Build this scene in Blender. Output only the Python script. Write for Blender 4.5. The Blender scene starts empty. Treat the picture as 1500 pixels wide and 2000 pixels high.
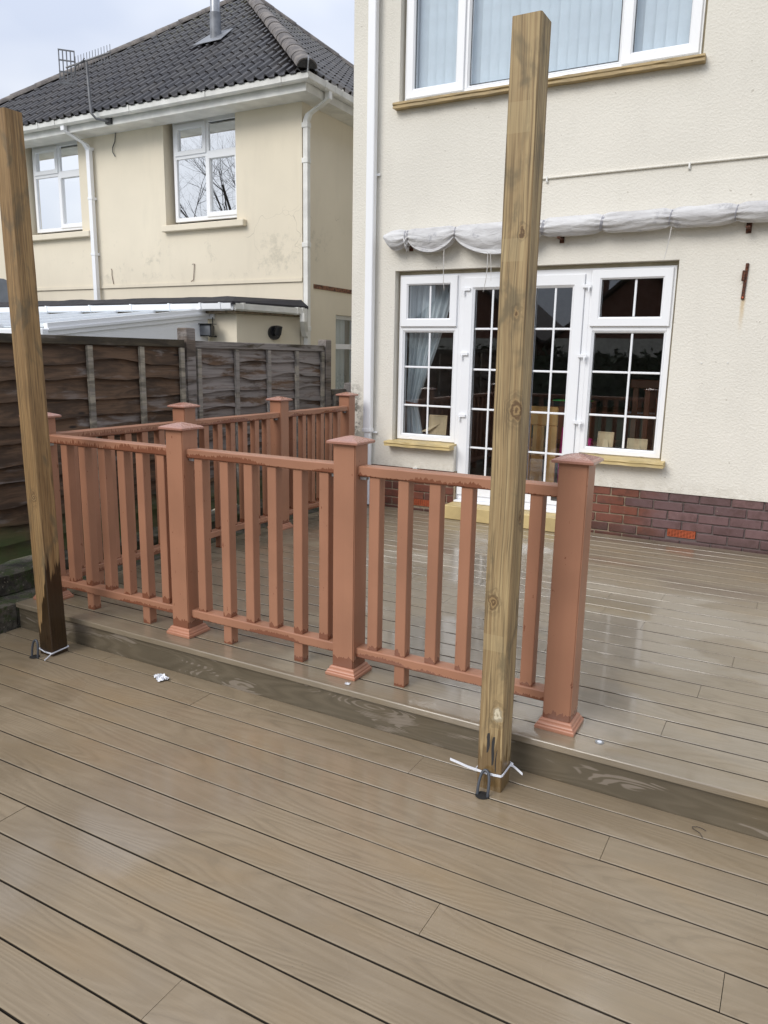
import bpy, bmesh, math, random
from mathutils import Vector, Matrix, noise
random.seed(7)
sc = bpy.context.scene
col = sc.collection
R = math.radians

# ---------------------------------------------------------------- camera
yaw, pit, rol = 0.5011616, 0.2043699, 0.0187556
fw = Vector((-math.sin(yaw)*math.cos(pit), math.cos(yaw)*math.cos(pit), -math.sin(pit)))
r0 = Vector((math.cos(yaw), math.sin(yaw), 0)); u0 = r0.cross(fw)
rt = math.cos(rol)*r0 + math.sin(rol)*u0
up = -math.sin(rol)*r0 + math.cos(rol)*u0
camd = bpy.data.cameras.new('camera'); cam = bpy.data.objects.new('camera', camd); col.objects.link(cam)
mw = Matrix((rt, up, -fw)).transposed().to_4x4(); mw.translation = Vector((1.281045, -2.694910, 1.409291))
cam.matrix_world = mw
camd.sensor_fit = 'VERTICAL'; camd.sensor_height = 24; camd.lens = 24*1478.857/2000
camd.clip_start = .05; camd.clip_end = 600
sc.camera = cam
sc.view_settings.view_transform = 'Standard'; sc.view_settings.look = 'None'
sc.view_settings.exposure = 0.49; sc.view_settings.gamma = 1
sc.view_settings.use_curve_mapping = False

# ---------------------------------------------------------------- world + sun
SUN_EL, SUN_AZ = 38, -158      # azimuth: direction the light comes from, measured from +Y towards +X
w = bpy.data.worlds.new('World'); sc.world = w; w.use_nodes = True
nt = w.node_tree; nt.nodes.clear()
def wn(t, **k):
    n = nt.nodes.new(t)
    for a, b in k.items(): setattr(n, a, b)
    return n
out = wn('ShaderNodeOutputWorld'); bg = wn('ShaderNodeBackground'); bg.inputs[1].default_value = 0.088
sky = wn('ShaderNodeTexSky'); sky.sky_type = 'NISHITA'; sky.sun_disc = False
sky.sun_elevation = R(SUN_EL); sky.sun_rotation = R(SUN_AZ)
tc = wn('ShaderNodeTexCoord'); mp = wn('ShaderNodeMapping'); mp.inputs['Scale'].default_value = (1, 1, 2.2)
ns = wn('ShaderNodeTexNoise'); ns.inputs['Scale'].default_value = 2.3; ns.inputs['Detail'].default_value = 4; ns.inputs['Roughness'].default_value = .45
cr = wn('ShaderNodeValToRGB'); cr.color_ramp.elements[0].position = .40; cr.color_ramp.elements[1].position = .60
cr.color_ramp.elements[0].color = (.55, .605, .73, 1); cr.color_ramp.elements[1].color = (.78, .81, .87, 1)
sx = wn('ShaderNodeSeparateXYZ'); mx = wn('ShaderNodeMath', operation='MAXIMUM'); mx.inputs[1].default_value = 0
ma = wn('ShaderNodeMath', operation='MULTIPLY_ADD'); ma.inputs[1].default_value = 9.0; ma.inputs[2].default_value = 7.6
vm = wn('ShaderNodeVectorMath', operation='SCALE')
mix = wn('ShaderNodeMix', data_type='RGBA'); mix.inputs[0].default_value = .93
L = nt.links.new
L(tc.outputs['Generated'], mp.inputs[0]); L(mp.outputs[0], ns.inputs['Vector']); L(ns.outputs[0], cr.inputs[0])
L(tc.outputs['Generated'], sx.inputs[0]); L(sx.outputs[2], mx.inputs[0]); L(mx.outputs[0], ma.inputs[0])
L(cr.outputs[0], vm.inputs[0]); L(ma.outputs[0], vm.inputs['Scale'])
L(sky.outputs[0], mix.inputs[6]); L(vm.outputs[0], mix.inputs[7]); L(mix.outputs[2], bg.inputs[0]); L(bg.outputs[0], out.inputs[0])

sd = bpy.data.lights.new('sun', 'SUN'); sd.energy = 1.5; sd.angle = R(30); sd.color = (1, .96, .9)
so = bpy.data.objects.new('sun', sd); col.objects.link(so)
d = Vector((math.sin(R(SUN_AZ))*math.cos(R(SUN_EL)), math.cos(R(SUN_AZ))*math.cos(R(SUN_EL)), math.sin(R(SUN_EL))))
so.rotation_euler = d.to_track_quat('Z', 'Y').to_euler()

# ---------------------------------------------------------------- object helpers
def tag(o, label=None, cat=None, group=None, kind=None):
    if label: o['label'] = label
    if cat: o['category'] = cat
    if group: o['group'] = group
    if kind: o['kind'] = kind
    return o
def empty(name, loc=(0, 0, 0), label=None, cat=None, group=None):
    o = bpy.data.objects.new(name, None); col.objects.link(o); o.location = loc; o.empty_display_size = .1
    return tag(o, label, cat, group)
def link(name, me, m, parent=None, loc=None):
    if m is not None and not me.materials: me.materials.append(m)
    o = bpy.data.objects.new(name, me); col.objects.link(o)
    if parent is not None:
        o.parent = parent
    if loc is not None: o.location = loc
    return o
def mesh(bm, name, smooth=None):
    bmesh.ops.recalc_face_normals(bm, faces=bm.faces)
    me = bpy.data.meshes.new(name); bm.to_mesh(me); bm.free()
    if smooth:
        me.shade_smooth(); me.set_sharp_from_angle(angle=R(smooth))
    return me
def obj(name, bm, m, parent=None, loc=None, smooth=None):
    return link(name, mesh(bm, name, smooth), m, parent, loc)
def NB(): return bmesh.new()
def box(bm, x0, x1, y0, y1, z0, z1, bev=0):
    vs = [bm.verts.new(p) for p in ((x0,y0,z0),(x1,y0,z0),(x1,y1,z0),(x0,y1,z0),(x0,y0,z1),(x1,y0,z1),(x1,y1,z1),(x0,y1,z1))]
    fs = [bm.faces.new([vs[i] for i in f]) for f in ((0,3,2,1),(4,5,6,7),(0,1,5,4),(1,2,6,5),(2,3,7,6),(3,0,4,7))]
    if bev:
        es = {e for f in fs for e in f.edges}
        bmesh.ops.bevel(bm, geom=list(es), offset=bev, segments=1, affect='EDGES')
    return bm
def B(*a, **k): return box(NB(), *a, **k)
def loft(bm, loops, closed=True, cap=True):
    rows = [[bm.verts.new(p) for p in l] for l in loops]
    n = len(rows[0])
    for a, b in zip(rows, rows[1:]):
        for i in range(n if closed else n-1):
            j = (i+1) % n
            try: bm.faces.new((a[i], a[j], b[j], b[i]))
            except ValueError: pass
    if cap and closed:
        bm.faces.new(rows[0][::-1]); bm.faces.new(rows[-1])
    return bm
def sq(bm, x0, x1, y0, y1, prof, cap=True):            # square loft: profile of (outset, z)
    return loft(bm, [[(x0-o, y0-o, z), (x1+o, y0-o, z), (x1+o, y1+o, z), (x0-o, y1+o, z)] for o, z in prof], cap=cap)
def ring(bm, x0, x1, z0, z1, prof, plane='y'):          # mitred frame: profile of (inset, depth)
    loops = []
    for o, y in prof:
        c = [(x0+o, z0+o), (x1-o, z0+o), (x1-o, z1-o), (x0+o, z1-o)]
        loops.append([(x, y, z) if plane == 'y' else (y, x, z) for x, z in c])
    loops.append(loops[0])
    rows = [[bm.verts.new(p) for p in l] for l in loops[:-1]]; rows.append(rows[0])
    for a, b in zip(rows, rows[1:]):
        for i in range(4):
            j = (i+1) % 4; bm.faces.new((a[i], a[j], b[j], b[i]))
    return bm
def tube(bm, pts, r, seg=8, cap=True):
    pts = [Vector(p) for p in pts]; loops = []; prev = None
    for i, p in enumerate(pts):
        t = (pts[min(i+1, len(pts)-1)] - pts[max(i-1, 0)]).normalized()
        if prev is None:
            a = Vector((0, 0, 1)) if abs(t.z) < .9 else Vector((1, 0, 0))
            n = t.cross(a).normalized()
        else:
            n = (prev - t*prev.dot(t)).normalized()
        prev = n; b = t.cross(n)
        rr = r[i] if isinstance(r, (list, tuple)) else r
        loops.append([p + rr*(math.cos(2*math.pi*k/seg)*n + math.sin(2*math.pi*k/seg)*b) for k in range(seg)])
    return loft(bm, loops, cap=cap)
def rtube(bm, pts, hx, hy):                              # square section pipe along a path (section axes follow the wall)
    pts = [Vector(p) for p in pts]
    loops = []
    for i, p in enumerate(pts):
        loops.append([p+Vector((-hx, -hy, 0)), p+Vector((hx, -hy, 0)), p+Vector((hx, hy, 0)), p+Vector((-hx, hy, 0))])
    return loft(bm, loops)
def wallgrid(bm, u0, u1, z0, z1, f0, f1, holes, plane='y'):
    """wall with rectangular openings; holes = (ua,ub,za,zb); f0 front face coordinate, f1 back face"""
    us = sorted({u0, u1, *[h[0] for h in holes], *[h[1] for h in holes]}); zs = sorted({z0, z1, *[h[2] for h in holes], *[h[3] for h in holes]})
    P = (lambda u, f, z: (u, f, z)) if plane == 'y' else (lambda u, f, z: (f, u, z))
    def solid(i, j):
        if i < 0 or j < 0 or i >= len(us)-1 or j >= len(zs)-1: return False
        u = (us[i]+us[i+1])/2; z = (zs[j]+zs[j+1])/2
        return not any(h[0] < u < h[1] and h[2] < z < h[3] for h in holes)
    V = {}
    def v(u, f, z):
        k = (round(u, 5), round(f, 5), round(z, 5))
        if k not in V: V[k] = bm.verts.new(P(u, f, z))
        return V[k]
    for i in range(len(us)-1):
        for j in range(len(zs)-1):
            if not solid(i, j): continue
            a, b, c, d = us[i], us[i+1], zs[j], zs[j+1]
            bm.faces.new((v(a,f0,c), v(b,f0,c), v(b,f0,d), v(a,f0,d)))
            bm.faces.new((v(a,f1,c), v(a,f1,d), v(b,f1,d), v(b,f1,c)))
            if not solid(i-1, j): bm.faces.new((v(a,f0,c), v(a,f0,d), v(a,f1,d), v(a,f1,c)))
            if not solid(i+1, j): bm.faces.new((v(b,f0,c), v(b,f1,c), v(b,f1,d), v(b,f0,d)))
            if not solid(i, j-1): bm.faces.new((v(a,f0,c), v(a,f1,c), v(b,f1,c), v(b,f0,c)))
            if not solid(i, j+1): bm.faces.new((v(a,f0,d), v(b,f0,d), v(b,f1,d), v(a,f1,d)))
    return bm

# ---------------------------------------------------------------- material helpers
class Mt:
    def __init__(s, name, base=(.5, .5, .5), rough=.6, spec=.5, metal=0):
        s.m = bpy.data.materials.new(name); s.m.use_nodes = True; s.t = s.m.node_tree
        s.b = s.t.nodes['Principled BSDF']
        s.set('Base Color', base if not isinstance(base, tuple) else (*base, 1)); s.set('Roughness', rough); s.set('Metallic', metal)
        s.set('Specular IOR Level', spec)
    def set(s, k, v, node=None):
        n = node or s.b
        i = n.inputs[k]
        if isinstance(v, bpy.types.NodeSocket): s.t.links.new(v, i)
        else: i.default_value = v
    def n(s, typ, ins=None, **props):
        n = s.t.nodes.new('ShaderNode'+typ)
        for k, v in props.items(): setattr(n, k, v)
        for k, v in (ins or {}).items(): s.set(k, v, n)
        return n
    def obj(s): return s.n('TexCoord').outputs['Object']
    def pos(s): return s.n('NewGeometry').outputs['Position']
    def rnd(s): return s.n('ObjectInfo').outputs['Random']
    def map(s, v, scale=(1, 1, 1), loc=(0, 0, 0), rot=(0, 0, 0)):
        return s.n('Mapping', {'Vector': v, 'Scale': scale, 'Location': loc, 'Rotation': rot}).outputs[0]
    def shift(s, v, k=37.0):       # a different patch of texture for every object
        r = s.math('MULTIPLY', s.rnd(), k)
        c = s.n('CombineXYZ', {'X': r, 'Y': s.math('MULTIPLY', r, 1.7), 'Z': r}).outputs[0]
        return s.n('VectorMath', {0: v, 1: c}, operation='ADD').outputs[0]
    def noise(s, v, scale=5, detail=3, rough=.5, dist=0):
        return s.n('TexNoise', {'Vector': v, 'Scale': scale, 'Detail': detail, 'Roughness': rough, 'Distortion': dist}).outputs[0]
    def vor(s, v, scale=5, feature='F1'):
        return s.n('TexVoronoi', {'Vector': v, 'Scale': scale}, feature=feature).outputs[0]
    def math(s, op, a, b=0, c=None, clamp=False):
        ins = {0: a, 1: b}
        if c is not None: ins[2] = c
        return s.n('Math', ins, operation=op, use_clamp=clamp).outputs[0]
    def ramp(s, v, lo, hi, a=0, b=1):     # smooth step of value v between lo..hi mapped to a..b
        return s.n('MapRange', {'Value': v, 'From Min': lo, 'From Max': hi, 'To Min': a, 'To Max': b}, interpolation_type='SMOOTHSTEP').outputs[0]
    def xyz(s, v):
        n = s.n('SeparateXYZ', {0: v}); return n.outputs
    def mix(s, f, a, b, mode='MIX'):
        n = s.n('Mix', {}, data_type='RGBA', blend_type=mode)
        n.clamp_factor = True
        s.set(0, f, n)
        for i, c in ((6, a), (7, b)):
            s.set(i, (*c, 1) if isinstance(c, tuple) and len(c) == 3 else c, n)
        return n.outputs[2]
    def bump(s, h, strength=.3, dist=.01, prev=None):
        ins = {'Height': h, 'Strength': strength, 'Distance': dist}
        if prev is not None: ins['Normal'] = prev
        o = s.n('Bump', ins).outputs[0]; s.set('Normal', o); return o

def simple(name, base, rough=.5, spec=.5, metal=0, var=.06, scale=8):
    M = Mt(name, base, rough, spec, metal)
    n = M.noise(M.obj(), scale, 4)
    dk = tuple(c*(1-var*3) for c in base); lt = tuple(min(1, c*(1+var)) for c in base)
    M.set('Base Color', M.mix(M.ramp(n, .3, .7), dk, lt))
    M.set('Roughness', M.ramp(n, .2, .8, rough*.85, min(1, rough*1.15)))
    return M.m

def deck_mat(name, c1, c2, wet, riser=False, upper=False):
    M = Mt(name, c1, .5)
    o = M.shift(M.obj()); P = M.pos()
    wob = M.n('TexNoise', {'Vector': M.map(o, (3.5, 22, 22)), 'Scale': 1.0, 'Detail': 2.0}).outputs[1]
    o2 = M.n('VectorMath', {0: M.map(o, (.95, 7.5, 7.5)), 1: M.n('VectorMath', {0: wob, 'Scale': .09}, operation='SCALE').outputs[0]}, operation='ADD').outputs[0]
    cont = M.noise(o2, 1.0, 1.0, .4)                                    # contour lines give cathedral grain
    rings = M.math('SINE', M.math('MULTIPLY', cont, 105))
    thin = M.ramp(rings, -.97, -.70, 1, 0)
    fade = M.ramp(M.noise(M.map(o, (2, 5, 5)), 1.3, 2), .42, .62)
    fib = M.noise(M.map(o, (4, 130, 130)), 1, 4, .6)
    col = M.mix(M.ramp(rings, -.4, 1), c1, c2)
    col = M.mix(M.math('MULTIPLY', M.math('MULTIPLY', thin, fade), .32), col, tuple(x*.55 for x in c1))
    col = M.mix(M.math('MULTIPLY', M.ramp(fib, .35, .7), .28), col, tuple(x*.7 for x in c1))
    pat = M.noise(P, 1.7, 4, .55)                                       # damp and dirt in patches across boards
    col = M.mix(M.math('MULTIPLY', M.ramp(pat, .38, .68), .45), col, tuple(x*.66 for x in c1))
    warm = M.noise(M.map(P, (1, 2.5, 1)), 2.1, 3, .5)
    col = M.mix(M.math('MULTIPLY', M.ramp(warm, .5, .75), .35), col, (c1[0]*1.12, c1[1]*.98, c1[2]*.74))
    col = M.mix(M.ramp(M.rnd(), 0, 1, 0, .22), col, tuple(x*.72 for x in c1))
    sp = M.noise(P, 95, 2, .5)
    col = M.mix(M.ramp(sp, .74, .80, 0, .5), col, (.06, .045, .03))
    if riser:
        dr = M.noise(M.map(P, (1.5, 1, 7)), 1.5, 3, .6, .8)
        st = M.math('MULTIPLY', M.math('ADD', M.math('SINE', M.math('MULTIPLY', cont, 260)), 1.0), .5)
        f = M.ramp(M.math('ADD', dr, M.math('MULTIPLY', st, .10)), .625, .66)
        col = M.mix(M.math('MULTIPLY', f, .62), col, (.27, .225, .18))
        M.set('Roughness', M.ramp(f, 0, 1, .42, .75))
    elif upper:
        wp = M.noise(M.map(P, (1, 1.9, 1), (3.2, 1.4, 0)), .95, 4, .5, .3)
        f = M.ramp(M.math('SUBTRACT', wp, M.ramp(M.xyz(P)[1], 1.7, 2.6, 0, .10)), .40, .50)
        fine = M.noise(M.map(P, (2, 9, 1)), 3, 3, .6)
        M.set('Roughness', M.math('ADD', .30, M.math('MULTIPLY', fine, .12)))
        M.set('Coat Weight', M.ramp(f, 0, 1, .15, 1)); M.set('Coat IOR', 1.5); M.set('Coat Roughness', M.math('ADD', M.ramp(f, 0, 1, .18, .06), M.math('MULTIPLY', fine, .05)))
        col = M.mix(M.math('MULTIPLY', f, .18), col, tuple(x*.62 for x in c1))
    else:
        f = M.ramp(M.noise(P, 1.1, 4, .55), .38, .58)
        M.set('Roughness', M.ramp(f, 0, 1, wet+.10, wet-.08))
        M.set('Coat Weight', M.ramp(f, 0, 1, .1, 1)); M.set('Coat Roughness', M.ramp(f, 0, 1, .32, .15))
    M.set('Base Color', col)
    M.set('Specular IOR Level', .5)
    b = M.bump(M.math('ADD', M.math('MULTIPLY', rings, .35), fib), .24 if not upper else .13, .0022)
    M.bump(M.noise(P, 14, 2, .5), .05, .01, b)
    return M.m
M_LOW = deck_mat('composite_board_lower', (.245, .186, .116), (.268, .206, .132), .46)
M_UP = deck_mat('composite_board_upper', (.250, .202, .138), (.272, .222, .157), .25, upper=True)
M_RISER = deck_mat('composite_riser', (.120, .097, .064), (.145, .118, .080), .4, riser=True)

def paint_mat(name, mode):
    base = (.352, .168, .099)
    M = Mt(name, base, .32)
    o = M.obj(); s = M.shift(o)
    n = M.noise(s, 3, 3)
    col = M.mix(M.ramp(n, .3, .7), tuple(c*.9 for c in base), tuple(c*1.08 for c in base))
    gr = M.noise(M.map(s, (55, 55, 1.5) if not mode.startswith('rail') else (1.5, 55, 55)), 1, 3)
    col = M.mix(M.math('MULTIPLY', M.ramp(gr, .3, .7), .10), col, (.28, .11, .065))
    z = M.xyz(o)[2]; dark = (.155, .048, .025)
    if mode != 'rail' and mode.startswith('rail'):
        dx = M.noise(M.map(s, (70, 70, 3)), 1, 3, .8)
        h = M.math('SUBTRACT', M.math('MULTIPLY', dx, .105), M.ramp(M.noise(M.map(s, (3, 3, 0)), 1, 2), .35, .62, .040, .020))
        f = M.math('MULTIPLY', M.math('LESS_THAN', z, h), M.math('LESS_THAN', z, .040))
    elif mode == 'rail':
        dx = M.noise(M.map(s, (85, 85, 1.2)), 1, 3, .75)
        amt = M.ramp(M.noise(M.map(s, (2.4, 2.4, 0)), 1, 2), .38, .62, -.006, .020)
        h = M.math('ADD', M.math('MULTIPLY', dx, .042), M.math('SUBTRACT', amt, .014))
        f = M.math('LESS_THAN', z, h)
        f = M.math('MULTIPLY', f, M.math('GREATER_THAN', z, .0005))
    else:
        k = .002 if mode == 'baluster' else .065
        dx = M.noise(M.map(s, (45, 45, 7)), 1, 3, .6)
        h = M.math('ADD', M.math('ADD', M.math('MULTIPLY', dx, .085), k-.040), M.math('MULTIPLY', M.rnd(), .024))
        f = M.math('LESS_THAN', z, h)
    sp = M.noise(M.map(s, (62, 62, 20)), 1, 3, .6)
    rg = M.ramp(M.noise(M.map(s, (3, 3, 1.2)), 1.3, 2), .40, .62, .07, 0)
    f2 = M.math('GREATER_THAN', sp, M.math('ADD', rg, .695))
    f = M.math('MAXIMUM', f, f2)
    col = M.mix(M.math('MULTIPLY', f, .72), col, dark)
    M.set('Base Color', col); M.set('Roughness', M.ramp(f, 0, 1, .42, .16))
    M.bump(M.math('ADD', M.math('MULTIPLY', gr, .6), M.noise(s, 120, 2)), .12, .002)
    return M.m
M_POST = paint_mat('terracotta_composite_post', 'post'); M_RAIL = paint_mat('terracotta_composite_rail', 'rail'); M_RAIL2 = paint_mat('dripping_composite_rail', 'raildrip'); M_BAL = paint_mat('terracotta_composite_baluster', 'baluster')
M_SKIRT = simple('terracotta_plastic_moulding', (.43, .195, .12), .33, var=.03)

def timber_mat(name, left):
    M = Mt(name, (.3, .2, .1), .7)
    o = M.obj(); X, Y, Z = M.xyz(o)
    warp = M.noise(M.map(o, (1.2, 1.2, .6)), 2.2, 2)
    v = M.n('VectorMath', {0: o, 1: M.n('CombineXYZ', {'X': M.math('MULTIPLY', warp, .04), 'Y': 0.0, 'Z': 0.0}).outputs[0]}, operation='ADD').outputs[0]
    gr = M.noise(M.map(v, (75, 75, .9)), 1, 3, .65)
    gr2 = M.noise(M.map(v, (150, 150, 4)), 1, 2, .6)
    big = M.noise(M.map(o, (5, 5, 1.4)), 1.5, 4, .6)
    A, Bc, D = ((.34, .215, .092), (.225, .130, .050), (.09, .048, .020)) if left else ((.43, .315, .160), (.275, .185, .088), (.085, .057, .028))
    col = M.mix(M.ramp(gr, .36, .66), A, Bc)
    col = M.mix(M.math('MULTIPLY', M.ramp(gr2, .48, .70), .65), col, D)
    ln_ = M.noise(M.map(v, (120, 120, .35)), 1, 1, .5)
    col = M.mix(M.ramp(ln_, .60, .70, 0, .6), col, D)
    col = M.mix(M.math('MULTIPLY', M.ramp(big, .42, .72), .55), col, tuple(c*.62 for c in Bc))
    grey = M.noise(M.map(o, (4, 4, 2.2)), 2.3, 4, .6, .5)
    col = M.mix(M.math('MULTIPLY', M.ramp(grey, .50, .68), .62), col, (.10, .082, .048))
    # knots
    for (kx, ky, kz, kr) in ([(.04, 0, .83, .02), (.095, .05, 1.52, .018), (.095, .06, 2.0, .022), (.0, .03, 1.75, .014)] if left else [(.068, 0, .30, .022), (.075, 0, 1.39, .026), (.065, 0, 1.95, .012), (.062, 0, 1.70, .013), (.095, .05, 1.02, .018), (.03, 0, .72, .02)]):
        dv = M.n('VectorMath', {0: M.map(o, (1, 1, .6)), 1: (kx, ky, kz*.6)}, operation='DISTANCE').outputs['Value']
        dv = M.math('ADD', dv, M.math('MULTIPLY', M.math('SUBTRACT', M.noise(o, 38, 3), .5), .034))
        f = M.ramp(dv, kr*.55, kr, 1, 0)
        ringm = M.math('SINE', M.math('MULTIPLY', dv, 520))
        kc = M.mix(M.ramp(ringm, -1, 1), (.30, .20, .09), (.14, .075, .03))
        if not left and kz < .5: kc = M.mix(M.ramp(ringm, 0, 1), (.62, .55, .40), (.5, .42, .28))
        col = M.mix(f, col, kc)
        halo = M.ramp(dv, kr, kr*2.0, .35, 0)
        col = M.mix(M.math('MULTIPLY', halo, M.ramp(ringm, -1, .4)), col, D)
    if not left:
        for z0, z1 in ((1.86, 1.93), (2.24, 2.33), (.54, .60)):
            f = M.math('MULTIPLY', M.math('GREATER_THAN', Z, z0), M.math('LESS_THAN', Z, z1))
            f = M.math('MULTIPLY', f, M.math('LESS_THAN', X, .074))
            col = M.mix(M.math('MULTIPLY', f, .22), col, (.50, .40, .22))
    # wet foot with a ragged edge running up the grain
    sp = M.noise(M.map(o, (42, 42, 2.5)), 1, 3, .6)
    edge = M.math('ADD', M.math('MULTIPLY', sp, .55 if left else .5), -.02 if left else -.09)
    if left: edge = M.math('ADD', edge, M.ramp(X, .02, .09, -.10, .17))
    f = M.ramp(M.math('SUBTRACT', Z, edge), -.015, .02, 1, 0)
    col = M.mix(M.math('MULTIPLY', f, .93 if left else .72), col, (.018, .009, .004) if left else (.10, .052, .012))
    M.set('Base Color', col); M.set('Roughness', M.ramp(f, 0, 1, .68, .30))
    M.bump(M.math('ADD', gr, M.math('MULTIPLY', gr2, .6)), .4, .0025)
    return M.m
M_TL = timber_mat('sawn_timber_wet', True); M_TR = timber_mat('sawn_timber_green', False)

def fence_mat(name, base):
    M = Mt(name, base, .8)
    o = M.shift(M.obj()); P = M.pos()
    g = M.noise(M.map(o, (60, 1.5, 60)), 1, 4, .65, .5)
    big = M.noise(M.map(o, (2, 1.6, 9)), 1.6, 4, .6, .8)
    col = M.mix(M.ramp(big, .38, .64), base, tuple(c*.38 for c in base))
    gy = M.noise(M.map(o, (1.5, 1.1, 7)), 1.7, 5, .62, .4)
    y = M.xyz(P)[1]
    thr = M.ramp(y, 1.6, 1.95, .57, .42)                # the far panel has weathered grey
    f = M.math('MULTIPLY', M.ramp(M.math('SUBTRACT', gy, thr), -.05, .10), M.ramp(M.rnd(), 0, 1, .45, 1))
    col = M.mix(M.math('MULTIPLY', f, .85), col, (.27, .245, .23))
    col = M.mix(M.math('MULTIPLY', M.ramp(g, .45, .7), .6), col, tuple(c*.35 for c in base))
    kn = M.vor(M.map(o, (3, 2.3, 8)), 1.0)
    col = M.mix(M.ramp(kn, .04, .10, .9, 0), col, (.012, .008, .006))
    z = M.xyz(P)[2]
    al = M.math('MULTIPLY', M.ramp(z, .20, .42, 1, 0), M.ramp(M.noise(P, 5, 3), .3, .6, .3, 1))
    col = M.mix(M.math('MULTIPLY', al, .8), col, (.055, .085, .02))
    M.set('Base Color', col)
    M.bump(M.math('ADD', g, big), .5, .004)
    return M.m
M_SLAT = fence_mat('waney_slat', (.125, .072, .040)); M_FPOST = fence_mat('weathered_post', (.15, .115, .09)); M_BATT = fence_mat('batten_wood', (.36, .32, .25)); M_TOPR = fence_mat('fence_capping', (.075, .058, .035))

def render_mat(name, base, dash, ours):
    M = Mt(name, base, .88, .3)
    P = M.pos(); X, Y, Z = M.xyz(P)
    n = M.noise(P, .9, 4, .55)
    col = M.mix(M.ramp(n, .3, .7), tuple(c*.93 for c in base), base)
    col = M.mix(M.math('MULTIPLY', M.ramp(M.noise(M.map(P, (3, 3, .7)), 1.6, 4, .6), .5, .75), .16), col, tuple(c*.72 for c in base))
    if ours:
        # rust run under the iron hinge, grime above the deck by the corner and along the bottom of the render
        dx = M.math('ABSOLUTE', M.math('SUBTRACT', X, M.math('ADD', .802, M.math('MULTIPLY', M.math('SUBTRACT', M.noise(M.map(P, (0, 0, 9)), 1, 2), .5), .02))))
        f = M.math('MULTIPLY', M.ramp(dx, .003, .022, 1, 0), M.math('MULTIPLY', M.ramp(Z, 1.58, 1.84, 0, 1), M.math('LESS_THAN', Z, 1.88)))
        col = M.mix(M.math('MULTIPLY', f, .5), col, (.50, .30, .05))
        g = M.noise(P, 18, 4, .7)
        f = M.math('MULTIPLY', M.ramp(X, -2.46, -2.34, 1, 0), M.math('MULTIPLY', M.ramp(Z, .45, .75), M.ramp(Z, 1.25, .9)))
        col = M.mix(M.math('MULTIPLY', M.math('MULTIPLY', f, M.ramp(g, .46, .60)), .85), col, (.06, .055, .04))
        f = M.math('MULTIPLY', M.ramp(Z, .52, .40), M.ramp(g, .35, .65))
        col = M.mix(M.math('MULTIPLY', f, .3), col, (.42, .38, .30))
        sp = M.noise(P, 34, 1, .4)
        col = M.mix(M.ramp(sp, .785, .81, 0, .5), col, (.34, .30, .24))
    else:
        g = M.math('ADD', M.math('MULTIPLY', M.noise(P, 9, 5, .75), .5), M.math('MULTIPLY', M.noise(P, 1.5, 3, .5), .5))
        f = M.math('MULTIPLY', M.ramp(g, .53, .66), M.math('MULTIPLY', M.ramp(Z, 3.3, 2.8), M.ramp(Z, 2.25, 2.5)))
        col = M.mix(M.math('MULTIPLY', f, .33), col, (.25, .24, .19))
        # hairline cracks
        cr_ = M.n('TexVoronoi', {'Vector': M.n('VectorMath', {0: M.map(P, (.9, .9, 1.6)), 1: M.n('TexNoise', {'Vector': P, 'Scale': 3.0}).outputs[1]}, operation='ADD').outputs[0], 'Scale': 1.1}, feature='DISTANCE_TO_EDGE').outputs[0]
        msk = M.math('MULTIPLY', M.ramp(X, -5.45, -5.25), M.math('MULTIPLY', M.ramp(Z, 3.25, 3.1), M.ramp(Z, 2.55, 2.8)))
        col = M.mix(M.math('MULTIPLY', M.math('MULTIPLY', M.ramp(cr_, .002, .006, 1, 0), msk), .4), col, (.2, .17, .12))
    M.set('Base Color', col)
    if dash:
        a = M.noise(P, 62, 3, .55, .4); b = M.noise(P, 150, 2, .5)
        M.bump(M.math('ADD', M.ramp(a, .35, .75), M.math('MULTIPLY', b, .3)), .33, .006)
    else:
        M.bump(M.math('ADD', M.noise(P, 3, 3), M.math('MULTIPLY', M.noise(P, 160, 2), .15)), .30, .008)
    return M.m
M_WALL = render_mat('cream_roughcast', (.770, .735, .655), True, True)
M_NWALL = render_mat('cream_smooth_render', (.785, .708, .565), False, False)

def upvc():
    M = Mt('white_upvc', (.86, .87, .89), .28)
    n = M.noise(M.pos(), 3, 3); d_ = M.noise(M.pos(), 40, 2)
    M.set('Base Color', M.mix(M.ramp(n, .4, .8, 0, .2), (.86, .87, .89), (.84, .845, .85)))
    M.set('Roughness', M.ramp(d_, .3, .7, .28, .33))
    return M.m
M_PVC = upvc()
M_PVCD = simple('aged_white_plastic', (.80, .79, .75), .4, var=.05, scale=5)
M_SEAL = simple('black_gasket', (.02, .02, .022), .6)

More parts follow.
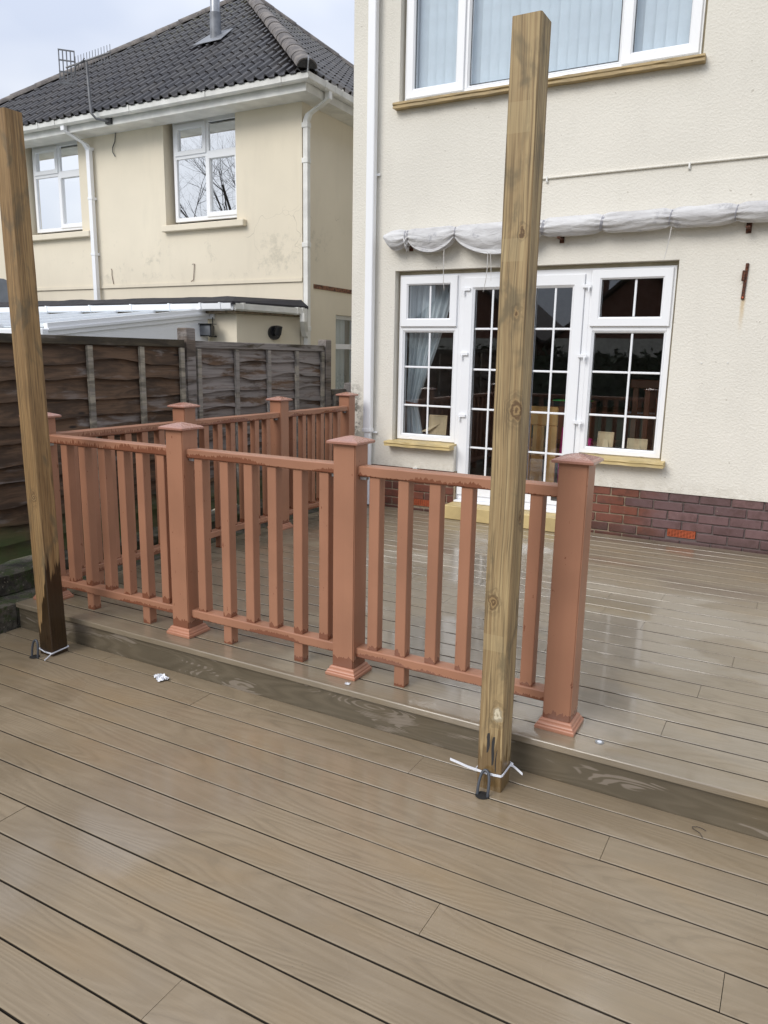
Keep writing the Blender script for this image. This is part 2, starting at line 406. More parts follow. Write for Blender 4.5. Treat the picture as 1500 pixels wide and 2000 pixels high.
def glass_mat(name, tint=(1, 1, 1), refl=1.0):
    m = bpy.data.materials.new(name); m.use_nodes = True; t = m.node_tree; t.nodes.clear()
    o = t.nodes.new('ShaderNodeOutputMaterial'); mx_ = t.nodes.new('ShaderNodeMixShader')
    tr = t.nodes.new('ShaderNodeBsdfTransparent'); tr.inputs[0].default_value = (*tint, 1)
    gl = t.nodes.new('ShaderNodeBsdfGlossy'); gl.inputs['Roughness'].default_value = 0.0; gl.inputs['Color'].default_value = (.97, .985, 1, 1)
    fr = t.nodes.new('ShaderNodeFresnel'); fr.inputs[0].default_value = 1.5
    mu = t.nodes.new('ShaderNodeMath'); mu.operation = 'MULTIPLY'; mu.inputs[1].default_value = refl; mu.use_clamp = True
    nz = t.nodes.new('ShaderNodeTexNoise'); nz.inputs['Scale'].default_value = 2.2; nz.inputs['Detail'].default_value = 0
    tcn = t.nodes.new('ShaderNodeTexCoord'); bp = t.nodes.new('ShaderNodeBump'); bp.inputs['Strength'].default_value = .03; bp.inputs['Distance'].default_value = .01
    K = t.links.new
    gm = t.nodes.new('ShaderNodeNewGeometry'); io = t.nodes.new('ShaderNodeMapRange')      # a thin sheet reflects alike from both sides
    io.inputs['To Min'].default_value = 1.5; io.inputs['To Max'].default_value = 1/1.5
    K(gm.outputs['Backfacing'], io.inputs['Value']); K(io.outputs[0], fr.inputs[0])
    K(tcn.outputs['Object'], nz.inputs['Vector']); K(nz.outputs[0], bp.inputs['Height']); K(bp.outputs[0], gl.inputs['Normal'])
    K(fr.outputs[0], mu.inputs[0]); K(mu.outputs[0], mx_.inputs[0]); K(tr.outputs[0], mx_.inputs[1]); K(gl.outputs[0], mx_.inputs[2]); K(mx_.outputs[0], o.inputs[0])
    return m
M_GLASS = glass_mat('window_glass', (.88, .91, .92), 3.0)
M_NGLASS = glass_mat('neighbour_glass', (.75, .8, .85), 17.0)
M_UGLASS = glass_mat('upstairs_glass', (.95, .97, .99), 2.6)

def brick_mat():
    M = Mt('plinth_brick', (.2, .07, .045), .6)
    P = M.pos(); X = M.xyz(P)[0]; o = M.shift(M.obj())
    r = M.rnd()
    red = M.mix(M.ramp(r, 0, 1), (.185, .062, .038), (.105, .040, .030))
    pur = M.mix(M.ramp(r, 0, 1), (.175, .100, .098), (.125, .072, .072))
    e = M.math('ADD', M.math('ADD', X, M.math('MULTIPLY', M.math('SUBTRACT', M.noise(P, 6, 3), .5), .5)), M.math('MULTIPLY', M.math('SUBTRACT', r, .5), .35))
    zz = M.xyz(P)[2]
    col = M.mix(M.ramp(e, .05, .35), red, pur)
    col = M.mix(M.math('MULTIPLY', M.ramp(M.noise(P, 16, 4, .6), .42, .7), .5), col, (.07, .035, .028))
    col = M.mix(M.ramp(M.noise(P, 90, 2), .72, .76, 0, .7), col, (.38, .33, .26))
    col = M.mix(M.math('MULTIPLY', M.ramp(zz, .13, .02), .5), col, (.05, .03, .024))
    M.set('Base Color', col); M.set('Roughness', M.ramp(M.noise(P, 5, 3), .3, .7, .32, .6))
    M.bump(M.noise(o, 70, 4, .65), .35, .003)
    return M.m
M_BRICK = brick_mat()
def mortar():
    M = Mt('mortar', (.3, .26, .2), .9)
    P = M.pos(); X = M.xyz(P)[0]
    c = M.mix(M.ramp(X, .0, .45), (.33, .26, .18), (.14, .11, .105))
    M.set('Base Color', M.mix(M.ramp(M.noise(P, 25, 4), .4, .7, 0, .6), c, (.08, .065, .05))); M.bump(M.noise(P, 120, 3), .4, .003)
    return M.m
M_MORT = mortar()
M_STONE = simple('yellow_painted_sill', (.56, .43, .20), .6, var=.07, scale=6)
M_USILL = simple('tan_painted_sill', (.42, .31, .155), .65, var=.08, scale=9)
M_TERRA = simple('orange_terracotta', (.50, .115, .045), .6)
M_DARK = simple('black_void', (.012, .011, .010), .9)
M_GAPSHADE = simple('gap_shade', (.035, .027, .018), .9)
M_SUB = simple('deck_subframe', (.012, .010, .008), .9)

def tile_mat():
    M = Mt('concrete_roof_tile', (.04, .036, .036), .5)
    P = M.pos(); o = M.shift(M.obj()); r = M.rnd()
    col = M.mix(M.ramp(r, 0, 1), (.030, .027, .030), (.046, .040, .037))
    col = M.mix(M.math('MULTIPLY', M.ramp(M.noise(P, 4, 4, .6), .45, .7), .5), col, (.075, .064, .056))
    z = M.xyz(P)[2]
    mo = M.math('MULTIPLY', M.ramp(z, 5.6, 7.2, .0, 1), M.ramp(M.noise(P, 11, 4, .7), .50, .62))
    col = M.mix(M.math('MULTIPLY', mo, .8), col, (.085, .075, .03))
    col = M.mix(M.ramp(M.noise(P, 26, 2, .5), .74, .78, 0, .8), col, (.30, .28, .22))
    M.set('Base Color', col); M.set('Roughness', M.ramp(M.noise(P, 9, 3), .3, .7, .30, .5)); M.bump(M.noise(P, 60, 3), .3, .004)
    return M.m
M_TILE = tile_mat()
def ridge_mat():
    M = Mt('ridge_tile', (.13, .11, .10), .75); P = M.pos()
    c = M.mix(M.ramp(M.noise(P, 7, 5, .65), .35, .65), (.085, .075, .072), (.20, .175, .155))
    M.set('Base Color', M.mix(M.ramp(M.noise(P, 30, 3), .68, .74, 0, .7), c, (.32, .30, .24))); M.bump(M.noise(P, 40, 4), .5, .006)
    return M.m
M_RIDGE = ridge_mat()
M_FELT = simple('black_roofing_felt', (.022, .021, .026), .75, var=.15, scale=12)
M_LEAD = simple('lead_flashing', (.22, .23, .25), .5, metal=.3, var=.12)
M_STEEL = simple('galvanised_steel', (.42, .43, .45), .35, metal=.8, var=.1)
M_ALU = simple('dull_aluminium', (.20, .20, .205), .5, metal=.5, var=.1)
M_BLACKP = simple('black_plastic', (.02, .02, .022), .4)
M_GREYP = simple('grey_dish', (.10, .11, .125), .45)
M_RUST = simple('rusted_iron', (.13, .045, .022), .8, var=.25, scale=60)
M_ROPE = simple('white_cord', (.62, .60, .57), .7)
M_TIECORD = simple('grey_cord', (.33, .33, .38), .7)
M_ZIP = simple('white_nylon_tie', (.78, .80, .86), .3, var=.02)
M_CABLE = simple('grey_cable', (.055, .06, .07), .35)
M_CARD = simple('plywood_backing', (.62, .48, .29), .6)
M_PINE = simple('golden_pine', (.72, .42, .15), .4, var=.12, scale=3)
M_CHAIR = simple('dark_chair_wood', (.18, .075, .04), .4)
M_MAG = simple('magenta_fabric', (.70, .015, .25), .6)
M_GREEN = simple('green_plastic', (.03, .55, .12), .4)
M_CARPET = simple('room_floor', (.10, .07, .05), .8)
M_ROOM = simple('room_wall', (.34, .32, .30), .9)
M_BLIND = simple('pale_blue_blind', (.68, .765, .815), .8, var=.02)
M_WRAP = simple('crumpled_plastic_film', (.80, .81, .84), .25, var=.1, scale=60)
def canvas_mat():
    M = Mt('awning_canvas', (.60, .59, .59), .75); P = M.pos()
    c = M.mix(M.ramp(M.noise(M.map(P, (1.2, 4, 4)), 2.4, 5, .6), .35, .7), (.66, .655, .655), (.50, .49, .49))
    c = M.mix(M.ramp(M.noise(P, 9, 5, .7), .56, .70, 0, .55), c, (.26, .26, .29))
    M.set('Base Color', c)
    M.bump(M.noise(M.map(P, (7, 22, 22)), 1, 5, .65, 1.2), .8, .014)
    return M.m
M_CANVAS = canvas_mat()
def curtain_mat():
    M = Mt('grey_blue_curtain', (.44, .50, .54), .9)
    M.set('Base Color', M.mix(M.ramp(M.noise(M.map(M.obj(), (40, 40, 1)), 1, 2), .3, .7), (.55, .60, .63), (.70, .75, .77)))
    return M.m
M_CURT = curtain_mat()
def stone_mat():
    M = Mt('mossy_concrete', (.1, .09, .07), .9); P = M.pos()
    c = M.mix(M.ramp(M.noise(P, 8, 5, .7), .35, .65), (.035, .030, .022), (.12, .105, .08))
    m_ = M.noise(P, 13, 4, .7)
    c = M.mix(M.ramp(m_, .46, .60, 0, .9), c, (.045, .060, .016))
    c = M.mix(M.ramp(M.noise(P, 70, 2), .66, .72, 0, .8), c, (.28, .25, .18))
    M.set('Base Color', c); M.bump(M.math('ADD', M.noise(P, 35, 5, .7), m_), 1.0, .02)
    return M.m
M_MOSS = stone_mat()
def ground_mat():
    M = Mt('garden_ground', (.06, .07, .03), .95); P = M.pos()
    M.set('Base Color', M.mix(M.ramp(M.noise(P, .6, 5, .6), .4, .6), (.05, .068, .025), (.085, .08, .045))); M.bump(M.noise(P, 12, 4), .6, .03)
    return M.m
M_GROUND = ground_mat()
M_BARK = simple('dark_bark', (.045, .036, .03), .9)
M_HEDGE = simple('hedge_leaf', (.035, .055, .02), .7, var=.2)
M_FARBRICK = simple('far_brick', (.20, .09, .06), .85, var=.1)
M_FARROOF = simple('far_roof', (.06, .045, .04), .8)
M_FARREN = simple('far_render', (.6, .57, .5), .9)

# ================================================================ ground
g = NB(); box(g, -120, 120, -120, 120, -.9, -.6)
tag(obj('ground', g, M_GROUND), 'dark grassy garden ground below the decks', kind='structure')

# ================================================================ decks
def board(parent, name, x0, x1, y0, y1, zt, m, th=.026, b=.0035):
    L_ = x1-x0; hw = (y1-y0)/2
    prof = [(-hw, -th), (-hw, -b), (-hw+b*.35, -b*.35), (-hw+b, 0), (hw-b, 0), (hw-b*.35, -b*.35), (hw, -b), (hw, -th)]
    bm = NB(); loft(bm, [[(-L_/2, y, z) for y, z in prof], [(L_/2, y, z) for y, z in prof]])
    o = obj(name, bm, m, parent, ((x0+x1)/2, (y0+y1)/2, zt + random.uniform(-.0007, .0007)))
    o.data.materials.append(M_GAPSHADE)                    # shade of the gaps painted onto the board sides as a dark colour
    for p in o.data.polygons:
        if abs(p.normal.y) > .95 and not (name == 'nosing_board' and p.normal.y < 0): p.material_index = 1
    return o
HS = -.1507
lower = obj('lower_deck', B(-2.50, 4.6, -4.4, -.095, -.42, HS-.042), M_SUB)
tag(lower, 'lower deck of brown woodgrain boards in the foreground', kind='structure')
rnd = random.Random(3)
J = {0: [-1.73, .115, 2.4], 1: [-.995, 1.9], 2: [.874, -2.0+4.9], 3: [-1.35, 2.2], 4: [.35, 3.4], 5: [1.267, -1.6], 6: [.517, 3.0], 7: [-.929, 2.0], 8: [-.3, 1.7]}
y0 = -.0935
yg = -.1926; bw = .1440
row = 0; ytop = -.0935
# each row's joints, front rows first found in the photograph
joints = {-1: [-1.728], 0: [.115, -.99], 1: [.874-3.2, .874], 4: [1.267-3.4, 1.267], 5: [.517, -2.0], 7: [-.929, 2.2]}
for k in range(-1, 28):
    ya = (yg-(k+1)*bw); yb = yg-k*bw if k >= 0 else -.0935
    if k == -1: ya = yg
    js = joints.get(k+1 if False else k, None)
    if k == 0: js = [.115, -.99]
    if js is None: js = [rnd.uniform(1.9, 3.6)] if k < 9 else [rnd.uniform(-1.5, 1), rnd.uniform(1.8, 3.6)]
    xs_ = [-2.497] + sorted(js) + [4.6]
    for a, b in zip(xs_, xs_[1:]):
        board(lower, 'deck_board', a+.0009, b-.0009, ya+.0033, yb-(.0033 if k >= 0 else .001), HS, M_LOW, b=.0025)
upper = obj('upper_deck', B(-2.495, 4.6, -.075, 3.50, -.42, -.042), M_SUB)
tag(upper, 'raised upper deck of wet boards up to the house wall', kind='structure')
uj = {0: [.415], 1: [.942], 2: [-1.9, 2.2], 4: [-.35+.9], 3: [-.99, 1.62]}
gy = [-.11] + [.020+.1457*i for i in range(0, 25)]
gy[-1] = 3.515
for i in range(len(gy)-1):
    nm = 'nosing_board' if i == 0 else 'deck_board'
    js = {0: [.415], 1: [-2.0+.6, 2.4], 2: [.941], 3: [2.6, -1.0], 4: [1.10-2.4, 2.0], 5: [1.02], 6: [.30, 2.4], 7: [-.9, 1.9], 8: [1.12]}.get(i)
    if js is None: js = [rnd.uniform(-1.8, -.2), rnd.uniform(.3, 2.6)]
    xs_ = [-2.501] + sorted(js) + [4.6]
    for a, b in zip(xs_, xs_[1:]):
        bo = board(upper, nm, a+.0008, b-.0008, gy[i]+(.0044 if i else 0), gy[i+1]-.0044, 0, M_UP, b=.004 if i == 0 else .0025)
        bo.rotation_euler.x = rnd.gauss(0, .0030)
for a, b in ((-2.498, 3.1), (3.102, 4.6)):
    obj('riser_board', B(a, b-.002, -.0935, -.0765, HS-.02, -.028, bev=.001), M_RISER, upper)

# ================================================================ retaining wall beside the deck
rw = empty('retaining_wall', (-2.7, 1, -.6), 'low mossy concrete block wall along the left edge of the decks', 'wall')
rr = random.Random(5)
def rough_block(x0, x1, y0, y1, z0, z1, amp=.012):
    bm = B(x0, x1, y0, y1, z0, z1)
    bmesh.ops.subdivide_edges(bm, edges=bm.edges[:], cuts=5, use_grid_fill=True)
    for v in bm.verts:
        n = noise.noise_vector(v.co*7)+.5*noise.noise_vector(v.co*22)
        v.co += n*amp
    return bm
yy = -1.9
for i in range(6):
    L_ = .9
    o = obj('concrete_block', rough_block(-.19, .19, -L_/2+.004, L_/2-.004, -.22, 0, .006), M_MOSS, rw, (0, yy+L_/2-1, .6-.012)); yy += L_
yy = -1.75
for i in range(7):
    L_ = rr.uniform(.62, .9)
    o = obj('rough_stone', rough_block(-.14, .14, -L_/2+.004, L_/2-.004, 0, .115, .016), M_MOSS, rw, (-.13, yy+L_/2-1, .6-.008), smooth=60); yy += L_

# ================================================================ fence
fence = empty('garden_fence', (-2.95, 1.8, 0), 'weathered waney lap garden fence on the left boundary', 'fence')
def floc(x, y, z): return (x+2.95, y-1.8, z)
fr = random.Random(11)
def slat(y0, y1, z0, h, xoff):
    n = 22; ph = fr.uniform(0, 100); loops = []
    for i in range(n+1):
        y = y0+(y1-y0)*i/n
        wv = noise.noise(Vector((ph, y*2.1, 0)))*.045 + noise.noise(Vector((ph, y*7, 3)))*.010
        zt = h; zb = 0+wv
        bow = noise.noise(Vector((ph+9, y*1.7, 0)))*.006
        t = .009
        loops.append([(xoff+.034+bow, y-(y0+y1)/2, zb), (xoff+.034+t+bow, y-(y0+y1)/2, zb+.002), (xoff-.004+t, y-(y0+y1)/2, zt), (xoff-.004, y-(y0+y1)/2, zt)])
    bm = NB(); loft(bm, loops)
    return obj('fence_slat', bm, M_SLAT, fence, floc(-2.955, (y0+y1)/2, z0))
def panel(y0, y1, zb, zt, slats=11, batt=None):
    H = (zt-.04-zb); p = H/slats
    for i in range(slats):
        slat(y0, y1, zb+i*p+fr.uniform(-.008, .008), p+.035, .004 if i % 2 else 0)
    bm = B(-.022, .022, -(y1-y0)/2, (y1-y0)/2, -.055, .0, bev=.003)
    obj('top_rail', bm, M_TOPR, fence, floc(-2.925, (y0+y1)/2, zt))
    for y in batt:
        obj('batten', B(-.012, .012, -.021, .021, 0, zt-zb-.06, bev=.002), M_BATT, fence, floc(-2.902, y, zb))
panel(-.09, 1.735, .10, 1.495, batt=[-.07, .385, .842, 1.296, 1.70])
panel(1.85, 3.67, .12, 1.49, batt=[1.885, 2.34, 2.775, 3.20, 3.63])
panel(-2.0, -.19, .10, 1.52, batt=[-1.9, -1.4, -1.0, -.6, -.25])
panel(3.80, 5.6, -.2, 1.06, slats=12, batt=[3.85, 4.3, 4.75, 5.2, 5.55])
for y, z in ((-.14, 1.56), (1.795, 1.585), (3.725, 1.545), (4.12, 1.12), (5.7, 1.1)):
    b = NB(); sq(b, -.047, .047, -.047, .047, [(0, -.6), (0, z-.006), (-.006, z)])
    obj('fence_post', b, M_FPOST, fence, floc(-2.94 if y != 4.12 else -2.88, y, 0))

# ================================================================ balustrade
bal = empty('deck_balustrade', (-1.0, .054, 0), 'terracotta composite balustrade round the front and left edge of the upper deck', 'balustrade')
def bl(x, y, z): return (x+1.0, y-.054, z)
PW = .1085
bm = NB(); sq(bm, -PW/2, PW/2, -PW/2, PW/2, [(-.004, 0), (0, .004), (0, 1.04)])
bmesh.ops.bevel(bm, geom=[e for e in bm.edges if abs(e.verts[0].co.z-e.verts[1].co.z) > .5], offset=.004, segments=2, affect='EDGES')
ME_POST = mesh(bm, 'post')
bm = NB(); sq(bm, -PW/2, PW/2, -PW/2, PW/2, [(.018, 1.0395), (.022, 1.042), (.022, 1.050), (.018, 1.053), (.010, 1.0565), (-.040, 1.071), (-.050, 1.0725)])
ME_CAP = mesh(bm, 'post_cap')
bm = NB(); sq(bm, -PW/2, PW/2, -PW/2, PW/2, [(.0215, 0), (.0225, .004), (.0225, .013), (.0195, .0165), (.0165, .017), (.0165, .022), (.014, .026), (.010, .029), (.0085, .036), (.004, .041), (.001, .042)])
ME_SKIRT = mesh(bm, 'post_skirt')
def bpost(x, y, dz=0):
    p = link('post', ME_POST, M_POST, bal, bl(x+PW/2, y+PW/2, 0)); p.rotation_euler.z = 0
    p.scale.z = 1+dz
    for nm, me, m in (('post_cap', ME_CAP, M_SKIRT if False else M_POST2), ('post_skirt', ME_SKIRT, M_SKIRT)):
        link(nm, me, m, p)
def cap_mat():
    M = Mt('terracotta_cap', (.36, .155, .11), .26); P = M.pos()
    n = M.noise(P, 26, 4, .7)
    M.set('Base Color', M.mix(M.ramp(n, .50, .75), (.35, .172, .125), (.30, .140, .100)))
    M.set('Roughness', M.ramp(n, .4, .6, .34, .14)); M.bump(M.noise(P, 80, 2), .15, .002)
    return M.m
M_POST2 = cap_mat()
for x, y in ((-2.4435, 0), (-1.4103, 0), (-.4461, 0), (.5238, 0), (-2.4435, 1.109), (-2.4435, 2.1785), (-2.4435, 3.208)):
    bpost(x, y)
def rail(a0, a1, z0, z1, axis, w=.070):
    L_ = a1-a0; h = z1-z0; b = .005
    prof = [(-w/2+b, 0), (w/2-b, 0), (w/2, b), (w/2, h-b), (w/2-b, h-.001), (0, h), (-w/2+b, h-.001), (-w/2, h-b), (-w/2, b)]
    bm = NB(); N = 14; loops = []
    for i in range(N+1):
        t = -L_/2+L_*i/N; sag = noise.noise(Vector((a0*3+i*.5, z0, 0)))*.0016
        loops.append([(t, y, z+sag) for y, z in prof])
    loft(bm, loops)
    nm = 'top_rail' if z0 > .5 else 'bottom_rail'
    mr = M_RAIL2 if z0 > .5 and a0 < .2 and (axis == 'y' or a0 < -2) else M_RAIL
    if axis == 'x': return obj(nm, bm, mr, bal, bl((a0+a1)/2, .058, z0))
    o = obj(nm, bm, mr, bal, bl(-2.381, (a0+a1)/2, z0)); o.rotation_euler.z = R(90); return o
def bmk(h):
    bm = NB(); sq(bm, -.025, .025, -.025, .025, [(0, 0), (0, h)])
    bmesh.ops.bevel(bm, geom=[e for e in bm.edges if abs(e.verts[0].co.z-e.verts[1].co.z) > .01], offset=.0025, segments=1, affect='EDGES')
    return mesh(bm, 'baluster')
ME_B = bmk(.767); ME_F = bmk(.094)
ZB0, ZB1, ZT0, ZT1 = .093, .138, .906, .951
def span(axis, a0, a1, firsts):
    rail(a0+.0005, a1-.0005, ZB0, ZB1, axis); rail(a0+.0005, a1-.0005, ZT0, ZT1, axis)
    for i, a in enumerate(firsts):
        c = a+.0255
        loc = bl(c, .058, ZB1-.0005) if axis == 'x' else bl(-2.381, c, ZB1-.0005)
        o = link('baluster', ME_B, M_BAL, bal, loc); o.rotation_euler.z = random.choice((0, math.pi))+random.uniform(-.02, .02)
        if i in (1, 4):
            o2 = link('support_foot', ME_F, M_BAL, bal, (loc[0], loc[1], 0))
    bk = NB(); box(bk, -.002, .030, -.012, .012, -.016, 0, bev=.002)
    for e, s in ((a0, 1), (a1, -1)):
        l = bl(e+.003*s, .050, ZT0-.0005) if axis == 'x' else bl(-2.372, e+.003*s, ZT0-.0005)
        b2 = bk.copy(); o = obj('rail_bracket', b2, M_STEEL, bal, l); o.rotation_euler.z = (0 if s > 0 else math.pi) + (R(90) if axis == 'y' else 0)
    bk.free()
span('x', -2.335, -1.4103, [-2.216, -2.078, -1.930, -1.788, -1.654, -1.510])
span('x', -1.3018, -.4461, [-1.262, -1.104, -.961, -.824, -.681, -.541])
span('x', -.3376, .5238, [-.287, -.150, -.007, .132, .272, .414])
span('y', .1085, 1.109, [.21, .345, .48, .615, .75, .885+.01])
span('y', 1.2175, 2.1785, [1.318, 1.460, 1.600, 1.738, 1.880, 2.022])
span('y', 2.287, 3.208, [2.370, 2.511, 2.647, 2.782, 2.917, 3.050])

# ================================================================ timber posts
def tpost(x0, y0, m, h, lean, name_label):
    t = empty('timber_post', (x0, y0, HS), name_label, 'post', 'tall rough timber posts standing on the lower deck')
    N = 26; loops = []
    for i in range(N+1):
        z = h*i/N; e = .0025
        dx = lean[0]*z/h; dy = lean[1]*z/h
        j = [noise.noise(Vector((x0*5+k*7, z*3, y0)))*.0022 for k in range(8)]
        c = [(.004, 0), (.091, 0), (.095, .004), (.095, .091), (.091, .095), (.004, .095), (0, .091), (0, .004)]
        loops.append([(dx+a+j[k], dy+b+j[(k+3) % 8], z) for k, (a, b) in enumerate(c)])
    bm = NB(); loft(bm, loops)
    obj('post_shaft', bm, m, t, smooth=30)
    return t
tl = tpost(-2.072, -.286, M_TL, 2.622, (-.052, .0), 'tall rough sawn timber post with dark wet foot at the left edge of the picture')
trp = tpost(.374, -.286, M_TR, 2.571, (-.004, .0), 'tall rough timber post with a pale knot and black marks, in front of the doors')
for k, (a, zb, zt) in enumerate(((.040, .145, .222), (.060, .10, .212), (.073, .075, .165))):
    bm = NB(); pts = []
    for i in range(6):
        t_ = i/5; pts.append((a - .004*(1-t_) + .002*math.sin(5*t_+k), -.0012, zb+(zt-zb)*t_))
    wd = [.0025, .0045, .0055, .005, .006, .004] if k < 2 else [.001, .0016, .0018, .0016, .0014, .0008]
    loops = [[(p[0]-w_, p[1], p[2]), (p[0]+w_, p[1], p[2]+.003), (p[0]+w_, .002, p[2]+.003), (p[0]-w_, .002, p[2])] for p, w_ in zip(pts, wd)]
    loft(bm, loops); obj('black_mark', bm, M_BLACKP, trp)

def ribbon(bm, pts, w_=.0042, t=.0012):
    loops = []
    for i, p in enumerate(pts):
        p = Vector(p); d_ = (Vector(pts[min(i+1, len(pts)-1)])-Vector(pts[max(i-1, 0)])).normalized(); s = d_.cross(Vector((0, 0, 1))).normalized()
        u = Vector((0, 0, 1))
        loops.append([p-s*t+u*-w_, p+s*t+u*-w_, p+s*t+u*w_, p-s*t+u*w_])
    return loft(bm, loops)
bm = NB(); z = -.082
ribbon(bm, [(.371, -.289, -.083), (.40, -.292, -.084), (.44, -.290, -.0845), (.468, -.290, -.082), (.4725, -.284, -.080), (.473, -.24, -.078), (.473, -.190, -.077), (.465, -.187, -.077), (.42, -.187, -.078), (.373, -.187, -.080), (.369, -.195, -.081), (.369, -.24, -.082), (.369, -.286, -.083)])
zt1 = obj('cable_tie', bm, M_ZIP); tag(zt1, 'white cable tie with sticking out ends round the foot of the post by the doors', 'cable tie')
b2 = NB(); box(b2, -.005, .005, -.006, .006, -.006, .006, bev=.001); obj('tie_head', b2, M_ZIP, zt1, (.477, -.200, -.077))
b2 = NB(); ribbon(b2, [(.479, -.203, -.077), (.500, -.213, -.080), (.528, -.225, -.088)]); obj('tie_tail', b2, M_ZIP, zt1)
b2 = NB(); ribbon(b2, [(.372, -.290, -.083), (.34, -.297, -.077), (.30, -.301, -.068), (.272, -.303, -.063)], .0045); obj('tie_tail', b2, M_ZIP, zt1)
bm = NB()
ribbon(bm, [(-2.078, -.289, -.124), (-2.03, -.291, -.133), (-1.977, -.290, -.133), (-1.9735, -.285, -.131), (-1.973, -.24, -.128), (-1.973, -.188, -.125), (-1.98, -.186, -.125), (-2.07, -.186, -.124), (-2.077, -.19, -.124), (-2.078, -.286, -.124)], .003)
zt2 = obj('cable_tie', bm, M_ZIP); tag(zt2, 'white cable tie round the dark wet foot of the left post', 'cable tie')
b2 = NB(); ribbon(b2, [(-1.978, -.291, -.133), (-1.974, -.310, -.140), (-1.962, -.345, -.146)], .003); obj('tie_tail', b2, M_ZIP, zt2)
def cableloop(cx, cy, wdt, h, lab, tx=0, ty=0):
    bm = NB(); pts = []
    for i in range(21):
        a = math.pi*i/20
        px = cx - wdt/2*math.cos(a); k = math.sin(a)
        pts.append((px + tx*k**.5 - (0.25*wdt*math.cos(a)*(-1) if k < .2 else 0)*0, cy + ty*k**.6, HS + h*k**.55))
    pts = [(pts[0][0]+wdt*.18, cy, HS-.02)] + pts + [(pts[-1][0]-wdt*.18, cy, HS-.02)]
    tube(bm, pts, .0056, 8); o = obj('cable_loop', bm, M_CABLE, smooth=60); tag(o, lab, 'cable')
    bm = NB(); tube(bm, [(cx, cy, HS+.0012), (cx, cy, HS+.0022)], .026, 20); obj('cable_hole', bm, M_DARK, o)
cableloop(.417, -.335, .040, .082, 'grey cable loop rising from a hole at the foot of the post by the doors', -.004, .036)
cableloop(-2.052, -.335, .046, .088, 'grey cable loop beside the dark foot of the left post', .0, .012)

# ================================================================ our house
house = empty('rendered_house', (0, 3.518, 0), 'cream roughcast house on the right with brick plinth and white windows', 'house')
HY = 3.518
def hl(x, y, z): return (x, y-HY, z)
def hobj(name, bm, m, parent=None, smooth=None):
    # geometry given in world coordinates
    for v in bm.verts: v.co.y -= HY
    return obj(name, bm, m, parent or house, smooth=smooth)
OPEN1 = (-2.053, .342, .62, 2.145); OPEND = (-1.42, -.300, .13, .62); OPENU = (-2.05, .372, 3.53, 4.82)
bm = NB(); wallgrid(bm, -2.505, 5.2, .392, 5.35, HY, HY+.26, [OPEN1, (OPEND[0], OPEND[1], .392, .62), OPENU])
box(bm, -2.505, -2.30, HY+.262, 11.5, -.6, 5.35); box(bm, 5.0, 5.2, HY+.262, 11.5, -.6, 5.35); box(bm, -2.298, 4.998, 11.3, 11.5, -.6, 5.35)
hobj('rendered_wall', bm, M_WALL)
# ragged lower edge of the render
# plinth of bricks
plinth = hobj('brick_plinth', wallgrid(NB(), -2.500, 5.2, -.6, .3915, HY+.019, HY+.26, [(OPEND[0]+.012, OPEND[1]-.012, .12, .3915)]), M_MORT)
br = random.Random(9)
def mkbrick(L_):
    bm = NB(); box(bm, -L_/2, L_/2, -.003, .05, 0, .0655, bev=.004)
    return mesh(bm, 'brick')
MEB = {}
for c in range(6):
    z1 = .3925-.075*c; z0 = z1-.0655; off = -.0228 if c % 2 == 0 else -.0228-.1125
    for k in range(-12, 10):
        a = off+.225*k+.005; b = a+.215
        for (x0, x1) in ((-2.5, OPEND[0]), (OPEND[1], 3.0)):
            aa, bb = max(a, x0), min(b, x1)
            if bb-aa < .03: continue
            if c == 4 and (.40 < (aa+bb)/2 < .68 or -1.86 < (aa+bb)/2 < -1.66): continue
            L_ = round(bb-aa, 3)
            if L_ not in MEB: MEB[L_] = mkbrick(L_)
            o = link('brick', MEB[L_], M_BRICK, plinth, hl((aa+bb)/2, HY+.012+br.uniform(-.0025, .0025), z0+br.uniform(-.0015, .0015)))
for x0 in (.436, -1.83):
    ab = obj('air_brick', B(0, .215, .010, .05, 0, .060, bev=.001), M_TERRA, plinth, hl(x0, HY+.009, .0425))
    for i in range(5):
        for j in range(9): pass
    bmm = NB()
    for i in range(6): box(bmm, .006, .209, .000, .0095, .003+i*.0105, .0075+i*.0105)
    for j in range(10): box(bmm, .004+j*.0225, .0075+j*.0225, .002, .0092, .003, .060)
    obj('air_brick_grille', bmm, M_TERRA, plinth, hl(x0, HY+.0085, .0415))
    obj('air_brick_void', B(.004, .211, 0, .001, .002, .058), M_DARK, plinth, hl(x0, HY+.0185-.0005, .0425))
# doorstep
def wavy_slab(x0, x1, y0, y1, z0, z1, amp=.006, n=40):
    loops = []
    for i in range(n+1):
        x = x0+(x1-x0)*i/n
        a = noise.noise(Vector((x*9, z0, 0)))*amp; b = noise.noise(Vector((x*13, z0, 5)))*amp
        mz = (z0+z1)/2
        loops.append([(x, y0+a, z1-.004+b*.4), (x, y0-.004+b, mz+.004+a), (x, y0+.005+a, mz-.003), (x, y0+.002+b, z0+a*.8), (x, y1, z0), (x, y1, z1)])
    bm = NB(); loft(bm, loops); return bm
hobj('door_step', B(-1.415, -.315, 3.318, HY+.02, .001, .123, bev=.006), M_STONE)
hobj('threshold_sill', B(-1.40, -.31, HY-.02, HY+.16, .125, .140, bev=.002), M_PVC)
hobj('left_window_sill', wavy_slab(-2.085, -1.423, 3.418, HY+.075, .590, .638), M_STONE)
hobj('right_window_sill', wavy_slab(-.300, .376, 3.418, HY+.075, .590, .638), M_STONE)
for zz, dz in ((3.498, .016), (3.470, .020)):
    pass
hobj('upper_window_sill', wavy_slab(-2.075, .395, 3.448, HY+.07, 3.462, 3.512, .006, 90), M_USILL)

